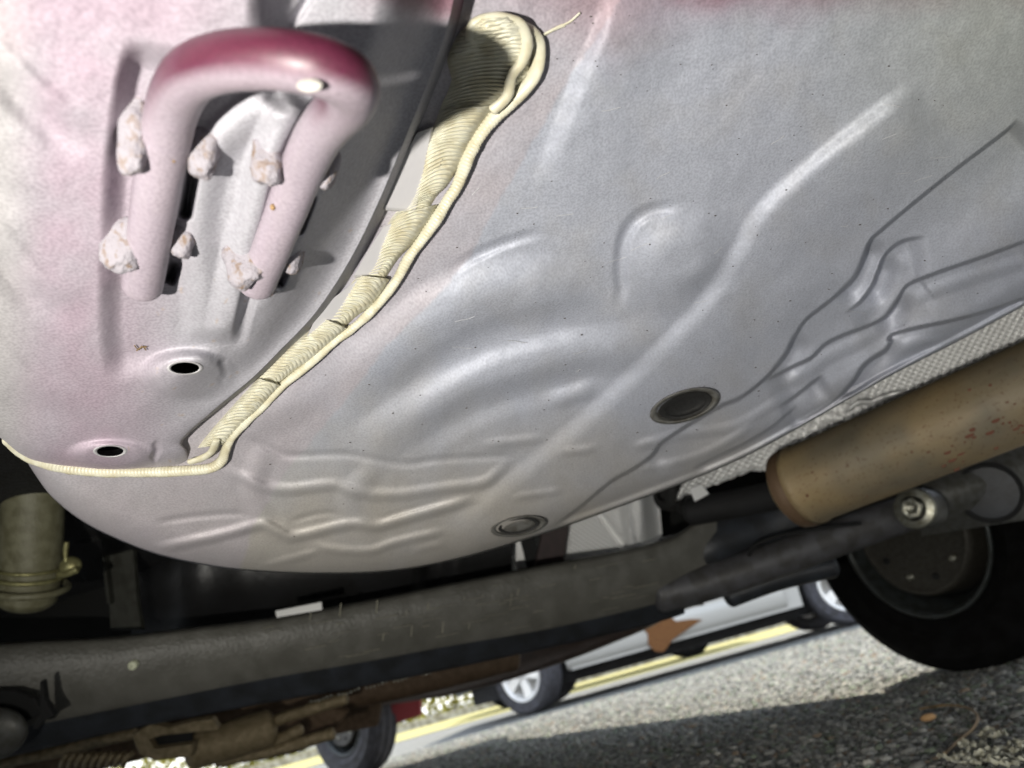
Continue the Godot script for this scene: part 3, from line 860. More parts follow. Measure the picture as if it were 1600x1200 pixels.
# ---------------------------------------------------------------- exhaust
func build_exhaust() -> void:
	var a := at(1226, 770, 1.18)
	var b := at(1760, 548, 0.92)
	var axis := (b - a).normalized()
	var vert := (upv - axis * upv.dot(axis)).normalized()
	var deep := axis.cross(vert)
	var p := PackedVector3Array()
	var mcol := PackedColorArray()
	var prof := [[0.0, 0.0], [0.45, 0.0], [0.75, 0.003], [0.9, 0.010], [0.97, 0.020], [1.0, 0.034], [1.03, 0.036], [1.035, 0.042], [1.0, 0.045], [1.0, 0.07], [1.0, 0.09], [1.0, 0.11], [1.0, 0.13], [1.0, 0.15], [1.0, 0.17], [1.0, 0.19], [1.0, 0.21], [1.0, 0.23], [1.0, 0.25], [1.0, 0.27], [1.0, 0.29], [1.0, 0.31], [1.0, 0.33], [1.0, 0.36], [1.0, 0.40], [1.0, 0.46], [1.0, 0.55], [0.9, 0.58], [0.0, 0.585]]
	for q in prof:
		for i in 65:
			var w := TAU * (i % 64) / 64.0
			var mp: Vector3 = a + axis * q[1] + (vert * cos(w) * 0.061 + deep * sin(w) * 0.085) * q[0]
			p.append(mp)
			var mn := noise.get_noise_3dv(mp * 420.0)
			var mn2 := noise.get_noise_3dv(mp * 1100.0 + Vector3(9, 9, 9))
			mcol.append(Color(0.235, 0.20, 0.14).lerp(Color(0.27, 0.20, 0.105), clampf(0.5 + mn, 0, 1)) * (1.0 + 0.35 * mn + 0.18 * mn2))
	var muf := obj("exhaust_muffler", grid(p, 65, prof.size(), mcol, true), M.muffler, own_car, "tan exhaust muffler with rust specks and a brown end seam")
	var seam := PackedVector3Array()
	for q in [[0.985, 0.014], [1.012, 0.020], [1.022, 0.026], [1.015, 0.033]]:
		for i in 65:
			var w := TAU * (i % 64) / 64.0
			seam.append(a + axis * (q[1] - 0.001) + (vert * cos(w) * 0.0615 + deep * sin(w) * 0.0855) * q[0])
	obj("end_seam", grid(seam, 65, 4, PackedColorArray(), true), M.muffler_seam, muf)
	# rust spots bunched on the near flank and soot patches
	for k in 60:
		var t := clampf(rng.randfn(0.34, 0.07), 0.1, 0.56)
		var an := rng.randfn(2.05, 0.22)
		if k > 42:
			t = rng.randf_range(0.05, 0.5)
			an = rng.randf_range(0.6, 2.6)
		var dirn := vert * cos(an) * 0.0612 + deep * -sin(an) * 0.0853
		if dirn.dot(fwd) > 0.0: dirn = vert * cos(an) * 0.0612 + deep * sin(an) * 0.0853
		var sz := rng.randf_range(0.0008, 0.0032) * (0.6 if k > 42 else 1.0)
		obj("rust_spot", lump(a + axis * t + dirn, axis * sz * rng.randf_range(1.0, 2.4), vert * sz, dirn.normalized() * 0.0005, 0.6, 1200.0, 10, 7), M.rust_spot, muf)
	# embossed heat shield above it
	var top := [[1060, 730], [1180, 660], [1300, 600], [1400, 540], [1500, 490], [1700, 390]]
	var low := [[1060, 792], [1090, 776], [1180, 742], [1280, 690], [1400, 634], [1500, 585], [1600, 532], [1700, 480]]
	var nx := 900
	var ny := 130
	p = PackedVector3Array()
	for j in ny:
		for i in nx:
			var px := 1078.0 + 640.0 * i / (nx - 1)
			var s := float(j) / (ny - 1)
			var y0 := curve_at(top, px) - 10.0
			var y1 := curve_at(low, px) + 70.0 * smooth(1180.0, 1320.0, px) + 3.0 * noise.get_noise_1d(px * 4.0)
			var py := lerpf(y0, y1, s)
			var qx := px - 22.0 * s
			var d := 1.36 - (px - 1080.0) * 0.00056 + 0.06 * (1.0 - s)
			# rows of pressed dimples, smooth where the sheet is crumpled
			# rows of pressed dimples, leaning rows 11 apart
			var ra := (px + py * 0.45) / 11.0
			var rb := py / 6.2 + 0.5 * floorf(ra)
			var ga := (ra - floorf(ra) - 0.5) / 0.36
			var gb := (rb - floorf(rb) - 0.5) / 0.36
			var g := maxf(0.0, 1.0 - ga * ga - gb * gb)
			var crush := smooth(1255.0, 1275.0, px) * smooth(1372.0, 1350.0, px)
			d -= 0.0058 * sqrt(g) * (1.0 - 0.75 * crush) * smooth(0.0, 0.05, 1.0 - s)
			d += crush * 0.014 * noise.get_noise_2d(px * 2.2, py * 3.5)
			d -= 0.010 * smooth(0.90, 1.0, s)
			p.append(at(qx, py, d))
	var sh := obj("heat_shield", grid(p, nx, ny, PackedColorArray(), false, EYE), M.shield, own_car, "silver dimpled heat shield between floor and muffler")
	# the torn corner and folded lips
	obj("folded_lip", plate_px([[1078, 764], [1096, 756], [1108, 772], [1086, 784]], 1.33, 0.004), M.shield, sh)
	var fold := []
	for q in [[1328, 640, 1.20], [1340, 630, 1.195], [1362, 628, 1.19], [1388, 618, 1.18], [1420, 612, 1.17]]: fold.append(v3(Vector3(q[0], q[1], q[2])))
	obj("folded_lip", tube(spline(fold, 40), 0.007, 14, 0.5, PackedColorArray(), 0.002), M.shield, sh)
	# second shield over the centre, seen beyond the well
	p = PackedVector3Array()
	nx = 150
	ny = 110
	for j in ny:
		for i in nx:
			var u := float(i) / (nx - 1)
			var v := float(j) / (ny - 1)
			var px := lerpf(lerpf(892, 868, v), lerpf(1026, 1036, v), u)
			var py := lerpf(lerpf(800, 740, u), lerpf(900, 850, u), v)
			var d := 1.62 - 0.05 * u + 0.10 * smooth(0.78, 1.0, u)
			var g := sin(u * 22.0 * TAU) * sin(v * 16.0 * TAU)
			d -= 0.0016 * g
			d -= 0.016 * exp(-pow((u - 0.62 - 0.1 * v) / 0.05, 2.0))
			d += 0.012 * exp(-pow((u - 0.25 - 0.45 * v) / 0.03, 2.0))
			p.append(at(px, py, d))
	obj("heat_shield", grid(p, nx, ny, PackedColorArray(), false, EYE), M.shield, own_car, "small silver heat shield seen past the rim of the well")
	obj("heat_shield", plate_px([[796, 858], [812, 840], [836, 850], [838, 890], [812, 902]], 1.66, 0.01), M.shield, own_car, "bent silver shield edge between black brackets")
	obj("hanger_bracket", plate_px([[846, 830], [890, 815], [880, 892], [832, 904]], 1.58, 0.02), M.maroon_plate, own_car)
	obj("hanger_bracket", plate_px([[812, 842], [834, 838], [846, 890], [826, 900]], 1.60, 0.02), M.black, own_car)
	# rubber hangers and dark tubes over the axle
	for g in [[1046, 772, 1.50, 22], [1076, 778, 1.47, 26]]:
		var c: Vector3 = at(g[0], g[1], g[2])
		obj("rubber_hanger", lathe([Vector2(0.012, 0.02), Vector2(0.030, 0.018), Vector2(0.034, 0.0), Vector2(0.030, -0.018), Vector2(0.012, -0.02)], c, rgt * 0.9 + fwd * 0.5, 32), M.rubber, own_car)
	var pipe := []
	for q in [[1080, 800, 1.42], [1160, 785, 1.36], [1230, 770, 1.30]]: pipe.append(v3(Vector3(q[0], q[1], q[2])))
	obj("exhaust_pipe", tube(spline(pipe, 24), 0.026, 24), M.under, own_car)

# ---------------------------------------------------------------- axle, arm, wheel
func build_axle() -> void:
	var top := [[-160, 1012], [0, 1004], [60, 1000], [180, 994], [300, 980], [430, 964], [560, 940], [700, 912], [850, 882], [960, 862], [1050, 838], [1120, 800]]
	var mid := [[-160, 1170], [0, 1142], [60, 1132], [200, 1104], [400, 1064], [560, 1036], [700, 1010], [850, 984], [1000, 950], [1070, 930], [1120, 915]]
	var low := [[-160, 1215], [0, 1186], [200, 1140], [400, 1102], [560, 1074], [700, 1046], [850, 1014], [1000, 980], [1062, 962], [1120, 940]]
	var nx := 160
	var p := PackedVector3Array()
	for i in nx:
		var px := -150.0 + 1270.0 * i / (nx - 1)
		var d := 1.08 + 0.00036 * px
		var t := curve_at(top, px)
		var m := curve_at(mid, px)
		p.append_array([at(px, t + 8, d + 0.12), at(px, t, d + 0.03), at(px, t + 3, d + 0.010), at(px, t + 10, d), at(px, lerpf(t, m, 0.35), d - 0.012), at(px, lerpf(t, m, 0.7), d - 0.010), at(px, m - 7, d - 0.002), at(px, m, d + 0.004)])
	var beam := obj("axle_beam", grid(p, 8, nx, PackedColorArray(), false, EYE), M.beam, own_car, "dusty black torsion beam of the rear axle with pale scratches")
	p = PackedVector3Array()
	for i in nx:
		var px := -150.0 + 1220.0 * i / (nx - 1)
		var d := 1.08 + 0.00036 * px
		var m := curve_at(mid, px)
		var l := curve_at(low, px)
		p.append_array([at(px, m - 3, d + 0.003), at(px, m + 4, d + 0.008), at(px, lerpf(m, l, 0.55), d + 0.022), at(px, l - 5, d + 0.03), at(px, l, d + 0.036), at(px, l - 2, d + 0.05), at(px, l - 8, d + 0.13)])
	obj("lower_flange", grid(p, 7, nx, PackedColorArray(), false, EYE), M.beam_dark, beam, "smooth bluish lower flange of the beam")
	# scratches and dust streaks that stand slightly proud, a paint dot and a sticker
	for k in 60:
		var x := rng.randf_range(400, 1010)
		var f := rng.randf_range(0.15, 0.9)
		var y := lerpf(curve_at(top, x), curve_at(mid, x), f)
		var len := rng.randf_range(4, 40)
		var up := rng.randf() < 0.25
		var x2 := x + (2.0 if up else len)
		var y2 := y - (len * 0.5 if up else len * 0.2)
		var d := 1.08 + 0.00036 * x - 0.0125 * sin(clampf(f, 0, 1) * PI) - 0.0012
		var o := [at(x, y, d), at((x + x2) / 2, (y + y2) / 2 + rng.randf_range(-1, 1), d), at(x2, y2, d)]
		obj("scratch", tube(spline(o, 8), rng.randf_range(0.0005, 0.0013), 6, 0.4), M.scratch, beam)
	var dc := at(207, 1040, 1.135)
	obj("paint_dot", lathe([Vector2(0.001, 0.004), Vector2(0.0055, 0.0035), Vector2(0.0068, 0.0015), Vector2(0.0068, -0.006)], dc, -fwd, 24), M.dot, beam, "round pale paint dot")
	obj("sticker", plate_px([[430, 955], [502, 941], [503, 953], [432, 965]], 1.225, 0.003), M.sticker, own_car, "blank white label on the upper edge of the beam")
	# bracket blade at the left end of the beam
	obj("blade_bracket", plate_px([[62, 1066], [66, 1066], [70, 1096], [82, 1120], [66, 1128], [58, 1140], [50, 1140], [62, 1118]], 1.02, 0.01), M.black, own_car)
	obj("dark_opening", plate_px([[-30, 1078], [20, 1080], [52, 1092], [66, 1116], [40, 1128], [-30, 1116]], 1.045, 0.01), M.black, own_car)
	p = PackedVector3Array()
	for j in 24:
		for i in 33:
			var w := PI * i / 32.0
			var px := lerpf(-60.0, 44.0, j / 23.0)
			var r := 46.0 * sqrt(clampf(1.0 - pow(j / 23.0, 3.0), 0.02, 1.0))
			p.append(at(px, 1146.0 - cos(w) * r - 0.15 * px, 1.02 - 0.03 * sin(w) * r / 46.0))
	obj("spring_seat", grid(p, 33, 24, PackedColorArray(), false, EYE), M.hub, own_car, "rounded grey spring seat at the left end of the axle")
	# plates where beam and arm meet
	p = PackedVector3Array()
	for j in 40:
		for i in 40:
			var u := i / 39.0
			var v := j / 39.0
			var px := lerpf(1030.0, 1260.0, u)
			var py := lerpf(lerpf(842.0, 775.0, u), lerpf(930.0, 862.0, u), v)
			var bulge := sin(u * PI) * sin(v * PI)
			p.append(at(px, py, 1.50 - 0.03 * bulge + 0.012 * cos(u * 9.0)))
	obj("arm_gusset", grid(p, 40, 40, PackedColorArray(), false, EYE), M.beam_dark, own_car, "dark pressed gusset joining beam and trailing arm")
	var arm := []
	for q in [[1030, 930, 1.475], [1100, 912, 1.47], [1180, 886, 1.465], [1260, 858, 1.46], [1340, 828, 1.455], [1420, 800, 1.45]]: arm.append(v3(Vector3(q[0], q[1], q[2])))
	var ar := obj("trailing_arm", tube(spline(arm, 60), 0.038, 28, 0.9), M.beam_light, own_car, "smooth dark grey trailing arm running to the wheel hub")
	obj("arm_end", tube(spline([at(1140, 932, 1.52), at(1215, 905, 1.51), at(1300, 885, 1.50)], 24), 0.028, 20, 0.8), M.beam_dark, ar)
	# black brake line over the gusset
	var line := []
	for q in [[1170, 868, 1.42], [1180, 852, 1.41], [1215, 838, 1.40], [1280, 826, 1.40], [1345, 818, 1.40]]: line.append(v3(Vector3(q[0], q[1], q[2])))
	obj("brake_line", tube(spline(line, 40), 0.0035, 10), M.black, own_car)
	# hub bracket and its bolt
	p = PackedVector3Array()
	for j in 30:
		for i in 40:
			var u := i / 39.0
			var v := j / 29.0
			var px := lerpf(1440.0, 1680.0, u)
			var py := lerpf(lerpf(738.0, 650.0, u), lerpf(838.0, 800.0, u), v)
			p.append(at(px, py, 1.50 - 0.045 * sin(v * PI) - 0.03 * sin(u * PI)))
	var hub := obj("hub_carrier", grid(p, 40, 30, PackedColorArray(), false, EYE), M.hub, own_car, "grey cast hub carrier with a round black hole")
	var hc := at(1546, 770, 1.425)
	var ha := (-fwd + rgt * -0.75).normalized()
	obj("hole_ring", lathe([Vector2(0.057, 0.0), Vector2(0.057, 0.004), Vector2(0.051, 0.005), Vector2(0.048, 0.0)], hc, ha, 40), M.black, hub)
	obj("hole_disc", lathe([Vector2(0.0, 0.002), Vector2(0.03, 0.002), Vector2(0.049, 0.0)], hc, ha, 40), M.beam_dark, hub)
	var bc := at(1440, 795, 1.40)
	var ba := (at(1405, 794, 1.33) - bc).normalized()
	var bolt := obj("arm_bolt", lathe([Vector2(0.036, -0.03), Vector2(0.038, 0.026), Vector2(0.036, 0.030), Vector2(0.030, 0.032)], bc, ba, 40), M.hub, own_car, "large zinc bolt with a flanged washer")
	obj("washer", lathe([Vector2(0.036, 0.031), Vector2(0.0365, 0.035), Vector2(0.034, 0.038), Vector2(0.024, 0.040), Vector2(0.022, 0.042)], bc, ba, 40), M.zinc, bolt)
	obj("bolt_head", lathe([Vector2(0.021, 0.041), Vector2(0.021, 0.052), Vector2(0.018, 0.055), Vector2(0.009, 0.056), Vector2(0.008, 0.050), Vector2(0.0, 0.050)], bc, ba, 6), M.zinc, bolt)

func wheel_parts(called: String, c: Vector3, axis: Vector3, r: float, width: float, rim_r: float, parent: Node3D, tyre_m: Material, rim_m: Material, inner: bool, spokes := 0) -> Node3D:
	# axis points towards the side that is modelled in full
	var w := Node3D.new()
	w.name = called
	parent.add_child(w, true)
	w.set_meta("world_parts", true)
	w.position = c - parent.position
	var h := width * 0.5
	var g := 0.012
	var prof := [Vector2(rim_r, -h * 0.8), Vector2(rim_r + 0.02, -h * 0.95), Vector2(lerpf(rim_r, r, 0.55), -h), Vector2(r - 0.02, -h * 0.92), Vector2(r - 0.004, -h * 0.78), Vector2(r, -h * 0.6)]
	for k in 3:
		var x := lerpf(-h * 0.5, h * 0.5, k / 2.0)
		prof.append_array([Vector2(r, x - 0.008), Vector2(r - 0.007, x - 0.006), Vector2(r - 0.007, x + 0.006), Vector2(r, x + 0.008)])
	prof.append_array([Vector2(r, h * 0.6), Vector2(r - 0.004, h * 0.78), Vector2(r - 0.02, h * 0.92), Vector2(lerpf(rim_r, r, 0.74), h * 0.985), Vector2(lerpf(rim_r, r, 0.72), h * 1.02), Vector2(lerpf(rim_r, r, 0.68), h * 1.02), Vector2(lerpf(rim_r, r, 0.66), h), Vector2(lerpf(rim_r, r, 0.5), h * 1.005), Vector2(lerpf(rim_r, r, 0.36), h * 1.0), Vector2(lerpf(rim_r, r, 0.34), h * 1.03), Vector2(lerpf(rim_r, r, 0.30), h * 1.03), Vector2(lerpf(rim_r, r, 0.28), h * 0.99), Vector2(lerpf(rim_r, r, 0.2), h * 0.97), Vector2(rim_r, h * 0.86), Vector2(rim_r - 0.005, h * 0.8)])
	var ty := obj("tyre", lathe(prof, Vector3.ZERO, axis, 96), tyre_m, w)
	ty.position = Vector3.ZERO
	var parts := []
	if inner:
		parts.append(obj("rim", lathe([Vector2(rim_r - 0.002, h * 0.80), Vector2(rim_r + 0.004, h * 0.93), Vector2(rim_r - 0.004, h * 0.95), Vector2(rim_r - 0.012, h * 0.86), Vector2(rim_r - 0.018, h * 0.60), Vector2(rim_r - 0.030, h * 0.5), Vector2(rim_r - 0.034, h * 0.1), Vector2(rim_r - 0.036, -h * 0.2), Vector2(rim_r - 0.045, -h * 0.5), Vector2(0.0, -h * 0.55)], Vector3.ZERO, axis, 96), rim_m, w))
		parts.append(obj("brake_drum", lathe([Vector2(rim_r - 0.042, -h * 0.3), Vector2(rim_r - 0.046, h * 0.75), Vector2(rim_r - 0.050, h * 0.90), Vector2(rim_r - 0.060, h * 0.94), Vector2(rim_r - 0.066, h * 0.82), Vector2(0.06, h * 0.78), Vector2(0.0, h * 0.78)], Vector3.ZERO, axis, 80), M.drum, w))
		var side := axis.cross(Vector3.UP).normalized()
		for k in 10:
			var an := TAU * k / 10.0 + 0.2
			var cc := (side * cos(an) + Vector3.UP * sin(an)) * (rim_r - 0.085) + axis * h * 0.80
			parts.append(obj("drum_bolt", lathe([Vector2(0.0, 0.008), Vector2(0.006, 0.008), Vector2(0.008, 0.005), Vector2(0.008, 0.0), Vector2(0.014, 0.0), Vector2(0.014, -0.004)], cc, axis, 12), M.zinc if k % 2 == 0 else M.black, w))
	else:
		parts.append(obj("rim", lathe([Vector2(rim_r + 0.002, h * 0.82), Vector2(rim_r + 0.006, h * 0.95), Vector2(rim_r - 0.004, h * 0.98), Vector2(rim_r - 0.022, h * 0.90), Vector2(rim_r - 0.030, h * 0.6), Vector2(rim_r - 0.045, h * 0.1), Vector2(rim_r - 0.05, -h * 0.5), Vector2(0.0, -h * 0.5)], Vector3.ZERO, axis, 72), rim_m, w))
		var side := axis.cross(Vector3.UP).normalized()
		for k in spokes:
			var an := TAU * k / spokes - 0.5
			var dir := side * cos(an) + Vector3.UP * sin(an)
			var tang := axis.cross(dir)
			var o := PackedVector3Array([dir * 0.03 + tang * 0.030, dir * (rim_r - 0.02) + tang * 0.045, dir * (rim_r - 0.02) - tang * 0.045, dir * 0.03 - tang * 0.030])
			for i in 4: o[i] += axis * h * 0.82
			parts.append(obj("spoke", plate(o, -axis * 0.03, 0.25), rim_m, w))
		parts.append(obj("hub_cap", lathe([Vector2(0.0, h * 0.95), Vector2(0.03, h * 0.93), Vector2(0.05, h * 0.84), Vector2(0.05, h * 0.4)], Vector3.ZERO, axis, 32), rim_m, w))
	for q in parts:
		q.position = Vector3.ZERO
	return w

# ---------------------------------------------------------------- tank, hose and the rest of the floor
func build_floor_gear() -> void:
	# black fuel tank beyond the well
	var p := PackedVector3Array()
	for j in 60:
		for i in 130:
			var u := i / 129.0
			var v := j / 59.0
			var px := lerpf(205.0, 800.0, u)
			var py := lerpf(lerpf(800.0, 760.0, u), lerpf(1020.0, 940.0, u), v)
			var d := 1.40 + 0.22 * u - 0.05 * sin(v * PI * 0.9) + 0.10 * pow(1.0 - u, 6.0) - 0.03 * smooth(0.02, 0.14, u) * smooth(0.32, 0.16, u) + 0.03 * smooth(0.74, 0.78, u) - 0.02 * smooth(0.80, 0.86, u)
			p.append(at(px, py, d))
	obj("fuel_tank", grid(p, 130, 60, PackedColorArray(), false, EYE), M.tank, own_car, "glossy black fuel tank behind the axle beam")
	# strap hanging at the left
	var st := obj("tank_strap", plate_px([[157, 820], [206, 838], [214, 945], [222, 985], [172, 985], [170, 945]], 1.30, 0.012), M.strap, own_car, "flat olive steel strap beside the hose")
	obj("strap_edge", plate_px([[153, 822], [158, 822], [172, 945], [167, 945]], 1.285, 0.02), M.strap, st)
	# filler hose with its clamp
	var hz := []
	for q in [[50, 690, 1.0], [52, 760, 1.0], [50, 830, 1.0], [46, 900, 1.0], [40, 935, 1.0]]: hz.append(v3(Vector3(q[0], q[1], q[2])))
	var hose := obj("filler_hose", tube(spline(hz, 40), 0.037, 36, 1.0, PackedColorArray(), 0.0), M.hose, own_car, "thick olive rubber filler hose with a wire clamp")
	var ax := (hz[4] - hz[2]).normalized() as Vector3
	for g in [[886, 0.039, 0.004], [900, 0.040, 0.005], [918, 0.044, 0.008]]:
		var c := at(46, g[0], 1.0)
		var ring := []
		var s := ax.cross(fwd).normalized()
		var o := ax.cross(s)
		for i in 33:
			var w := TAU * i / 32.0
			ring.append(c + (s * cos(w) + o * sin(w)) * g[1])
		obj("hose_clamp", tube(spline(ring, 97), g[2] * 0.6, 10), M.brass if g[0] < 910 else M.hose, hose)
	obj("clamp_screw", lump(at(107, 884, 0.98), rgt * 0.013, upv * 0.011, fwd * 0.011, 0.7, 300.0), M.brass, hose)
	obj("clamp_screw", tube(spline([at(104, 884, 0.975), at(102, 866, 0.975), at(104, 848, 0.975)], 10), 0.0032, 8, 1.0, PackedColorArray(), 0.001), M.brass, hose)
	obj("clamp_screw", tube(spline([at(92, 898, 0.975), at(106, 896, 0.97), at(120, 890, 0.97)], 10), 0.0045, 8, 1.0, PackedColorArray(), 0.001), M.brass, hose)
	# collar over the hose and a coil of pipe beside it
	obj("pipe_collar", tube(spline([at(-40, 742, 0.98), at(10, 740, 0.98), at(60, 732, 0.99), at(110, 716, 1.0)], 30), 0.020, 20), M.brass_dull, own_car)
	obj("pipe_collar", tube(spline([at(-40, 778, 1.06), at(0, 780, 1.06), at(40, 780, 1.06)], 20), 0.034, 20), M.hose, own_car)
	obj("dust_boot", lump(at(130, 830, 1.2), rgt * 0.03, upv * 0.02, fwd * 0.02, 0.2, 40.0), M.rubber, own_car)
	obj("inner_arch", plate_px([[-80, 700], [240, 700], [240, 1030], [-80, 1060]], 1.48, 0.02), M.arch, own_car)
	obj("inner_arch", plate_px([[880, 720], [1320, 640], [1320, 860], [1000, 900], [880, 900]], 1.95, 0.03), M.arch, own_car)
	# brown pipes and brackets that hang lower beyond the beam
	var pp := []
	for q in [[-60, 1212, 1.75], [100, 1186, 1.8], [300, 1138, 1.9], [480, 1096, 2.0], [640, 1064, 2.1], [800, 1026, 2.25]]: pp.append(v3(Vector3(q[0], q[1], q[2])))
	obj("front_pipe", tube(spline(pp, 60), 0.042, 24, 1.0, PackedColorArray(), 0.0), M.rusty, own_car, "brown rusty exhaust pipe running to the front of the car")
	var can := []
	for q in [[300, 1172, 1.62], [360, 1156, 1.66], [420, 1138, 1.7]]: can.append(v3(Vector3(q[0], q[1], q[2])))
	obj("pipe_flange", tube(spline(can, 20), 0.040, 24), M.tan, own_car, "tan flanged pipe joint below the beam")
	var br := obj("pipe_bracket", plate_px([[205, 1150], [232, 1132], [262, 1138], [300, 1128], [330, 1124], [340, 1140], [250, 1148], [230, 1156], [240, 1172], [300, 1164], [298, 1184], [240, 1190], [216, 1180]], 1.55, 0.02), M.tan, own_car, "pale brown bracket with a dark slot")
	obj("slot", plate_px([[233, 1150], [300, 1140], [298, 1160], [242, 1168]], 1.575, 0.006), M.black, br)
	for k in 9:
		var x := 96.0 + 12.0 * k
		obj("coil", tube(spline([at(x, 1196, 1.5), at(x + 5, 1184, 1.48), at(x + 14, 1178, 1.5)], 8), 0.006, 8), M.tan, own_car)
	for g in [[[-40, 1202], [80, 1176], [210, 1146]], [[340, 1190], [430, 1172], [520, 1146]], [[330, 1174], [420, 1160], [470, 1140]], [[420, 1130], [480, 1110], [540, 1092]]]:
		var o := []
		for q in g: o.append(at(q[0], q[1], 1.7))
		obj("pipe_rail", tube(spline(o, 20), 0.013, 12, 1.0, PackedColorArray(), 0.003), M.tan, own_car)
	obj("pipe_bracket", plate_px([[380, 1168], [440, 1130], [520, 1108], [545, 1112], [520, 1146], [470, 1156], [420, 1170]], 1.85, 0.02), M.rusty, own_car)
	# beaded edge of a shield, a row of small bright dimples
	for k in 34:
		var t := k / 33.0
		if fmod(k, 7.0) > 5.0: continue
		var c := at(lerpf(486, 690, t), lerpf(1096, 1046, t) + sin(t * 30.0) * 1.5, 1.62)
		obj("dimple", lump(c, rgt * 0.003, upv * 0.0026, fwd * 0.002, 0.1, 50.0, 10, 8), M.zinc, own_car)
	obj("subframe", plate_px([[330, 1120], [520, 1085], [600, 1075], [590, 1135], [520, 1150], [470, 1176], [420, 1188], [340, 1200]], 2.6, 0.06), M.rusty, own_car, "brown front subframe plate low under the car")
	# right sill seen from inside
	var o := []
	var sl := PackedVector3Array()
	var foot := [[560, 1112], [600, 1101], [650, 1093], [700, 1086], [800, 1060], [900, 1026], [1000, 986], [1100, 944]]
	for k in 40:
		var t := k / 39.0
		var px := lerpf(560.0, 1100.0, t)
		var d := 1.0 / lerpf(1.0 / 4.1, 1.0 / 2.1, t)
		for q in [[-70, 0.1], [-44, 0.02], [-30, 0.0], [-22, 0.05], [-8, 0.03], [0, 0.05], [2, 0.09], [-6, 0.16]]:
			sl.append(at(px, curve_at(foot, px) + q[0], d + q[1] + 0.01 * noise.get_noise_2d(px * 0.8, q[0] * 2.0)))
	obj("sill", grid(sl, 8, 40, PackedColorArray(), false, EYE), M.sill, own_car, "dark maroon brown sill seen from inside")

# ---------------------------------------------------------------- body of the car overhead
func extrude_car(side: Array, u0: float, u1: float, tuck: float, org: Vector3, ea: Vector3, ef: Vector3) -> ArrayMesh:
	var st := SurfaceTool.new()
	st.begin(Mesh.PRIMITIVE_TRIANGLES)
	st.set_smooth_group(-1)
	var flat := PackedVector2Array()
	for q in side: flat.append(Vector2(q[0], q[1]))
	var tri := Geometry2D.triangulate_polygon(flat)
	var pt := func(u: float, q: Vector2) -> Vector3:
		var t := tuck * smooth(0.9, 1.5, q.y)
		return org + ea * (u + (t if u == u0 else -t)) + ef * q.x + Vector3(0, q.y, 0)
	var put := func(a: Vector3, b: Vector3, c: Vector3, away: Vector3):
		if (b - a).cross(c - a).dot(away) > 0.0:
			st.add_vertex(a); st.add_vertex(c); st.add_vertex(b)
		else:
			st.add_vertex(a); st.add_vertex(b); st.add_vertex(c)
	for i in range(0, tri.size(), 3):
		put.call(pt.call(u0, flat[tri[i]]), pt.call(u0, flat[tri[i + 1]]), pt.call(u0, flat[tri[i + 2]]), -ea)
		put.call(pt.call(u1, flat[tri[i]]), pt.call(u1, flat[tri[i + 1]]), pt.call(u1, flat[tri[i + 2]]), ea)
	var cw := Geometry2D.is_polygon_clockwise(flat)
	for i in flat.size():
		var a := flat[i]
		var b := flat[(i + 1) % flat.size()]
		var n2 := Vector2(b.y - a.y, a.x - b.x) * (-1.0 if cw else 1.0)
		var away := ef * n2.x + Vector3(0, n2.y, 0)
		put.call(pt.call(u0, a), pt.call(u1, a), pt.call(u1, b), away)
		put.call(pt.call(u0, a), pt.call(u1, b), pt.call(u0, b), away)
	st.generate_normals()
	return st.commit()

func build_own_body() -> void:
	var side := [[-1.15, 0.60], [-1.22, 0.62], [-1.26, 0.80], [-1.15, 1.05], [-0.75, 1.46], [0.2, 1.52], [1.2, 1.46], [2.0, 1.05], [3.1, 0.88], [3.3, 0.62], [3.2, 0.36], [2.95, 0.36], [2.85, 0.66], [2.35, 0.70], [2.2, 0.64], [0.5, 0.64], [-0.5, 0.64]]
	obj("body", extrude_car(side, -2.2, 0.24, 0.16, car_o, car_a, car_f), M.maroon, own_car, "maroon car body above the floor")
	var fl := PackedVector3Array()
	for q in [[-2.1, -1.1], [0.1, -1.1], [0.1, 2.9], [-2.1, 2.9]]: fl.append(in_car(q[0], 0.60, q[1]))
	var bump := [[-1.20, 0.62], [-1.22, 0.34], [-1.30, 0.30], [-1.36, 0.36], [-1.38, 0.62]]
	obj("bumper", extrude_car(bump, -2.18, 0.22, 0.0, car_o, car_a, car_f), M.maroon, own_car)
	var skirt := [[-1.2, 0.60], [-1.2, 0.42], [-0.42, 0.34], [-0.36, 0.60]]
	obj("quarter_panel", extrude_car(skirt, 0.14, 0.235, 0.0, car_o, car_a, car_f), M.maroon, own_car)
	obj("quarter_panel", extrude_car(skirt, -2.19, -2.10, 0.0, car_o, car_a, car_f), M.maroon, own_car)
	obj("sill", extrude_car([[0.4, 0.66], [0.4, 0.24], [2.2, 0.24], [2.2, 0.66]], -2.19, -2.08, 0.0, car_o, car_a, car_f), M.sill, own_car)
	obj("front_arch", plate_px([[598, 1090, 4.1], [657, 1076, 4.1], [658, 1119, 4.1], [600, 1138, 4.1]], 4.3, 0.05), M.maroon_trim, own_car)
	obj("underbody", plate(fl, Vector3(0, 0.02, 0), 0.2), M.under, own_car)

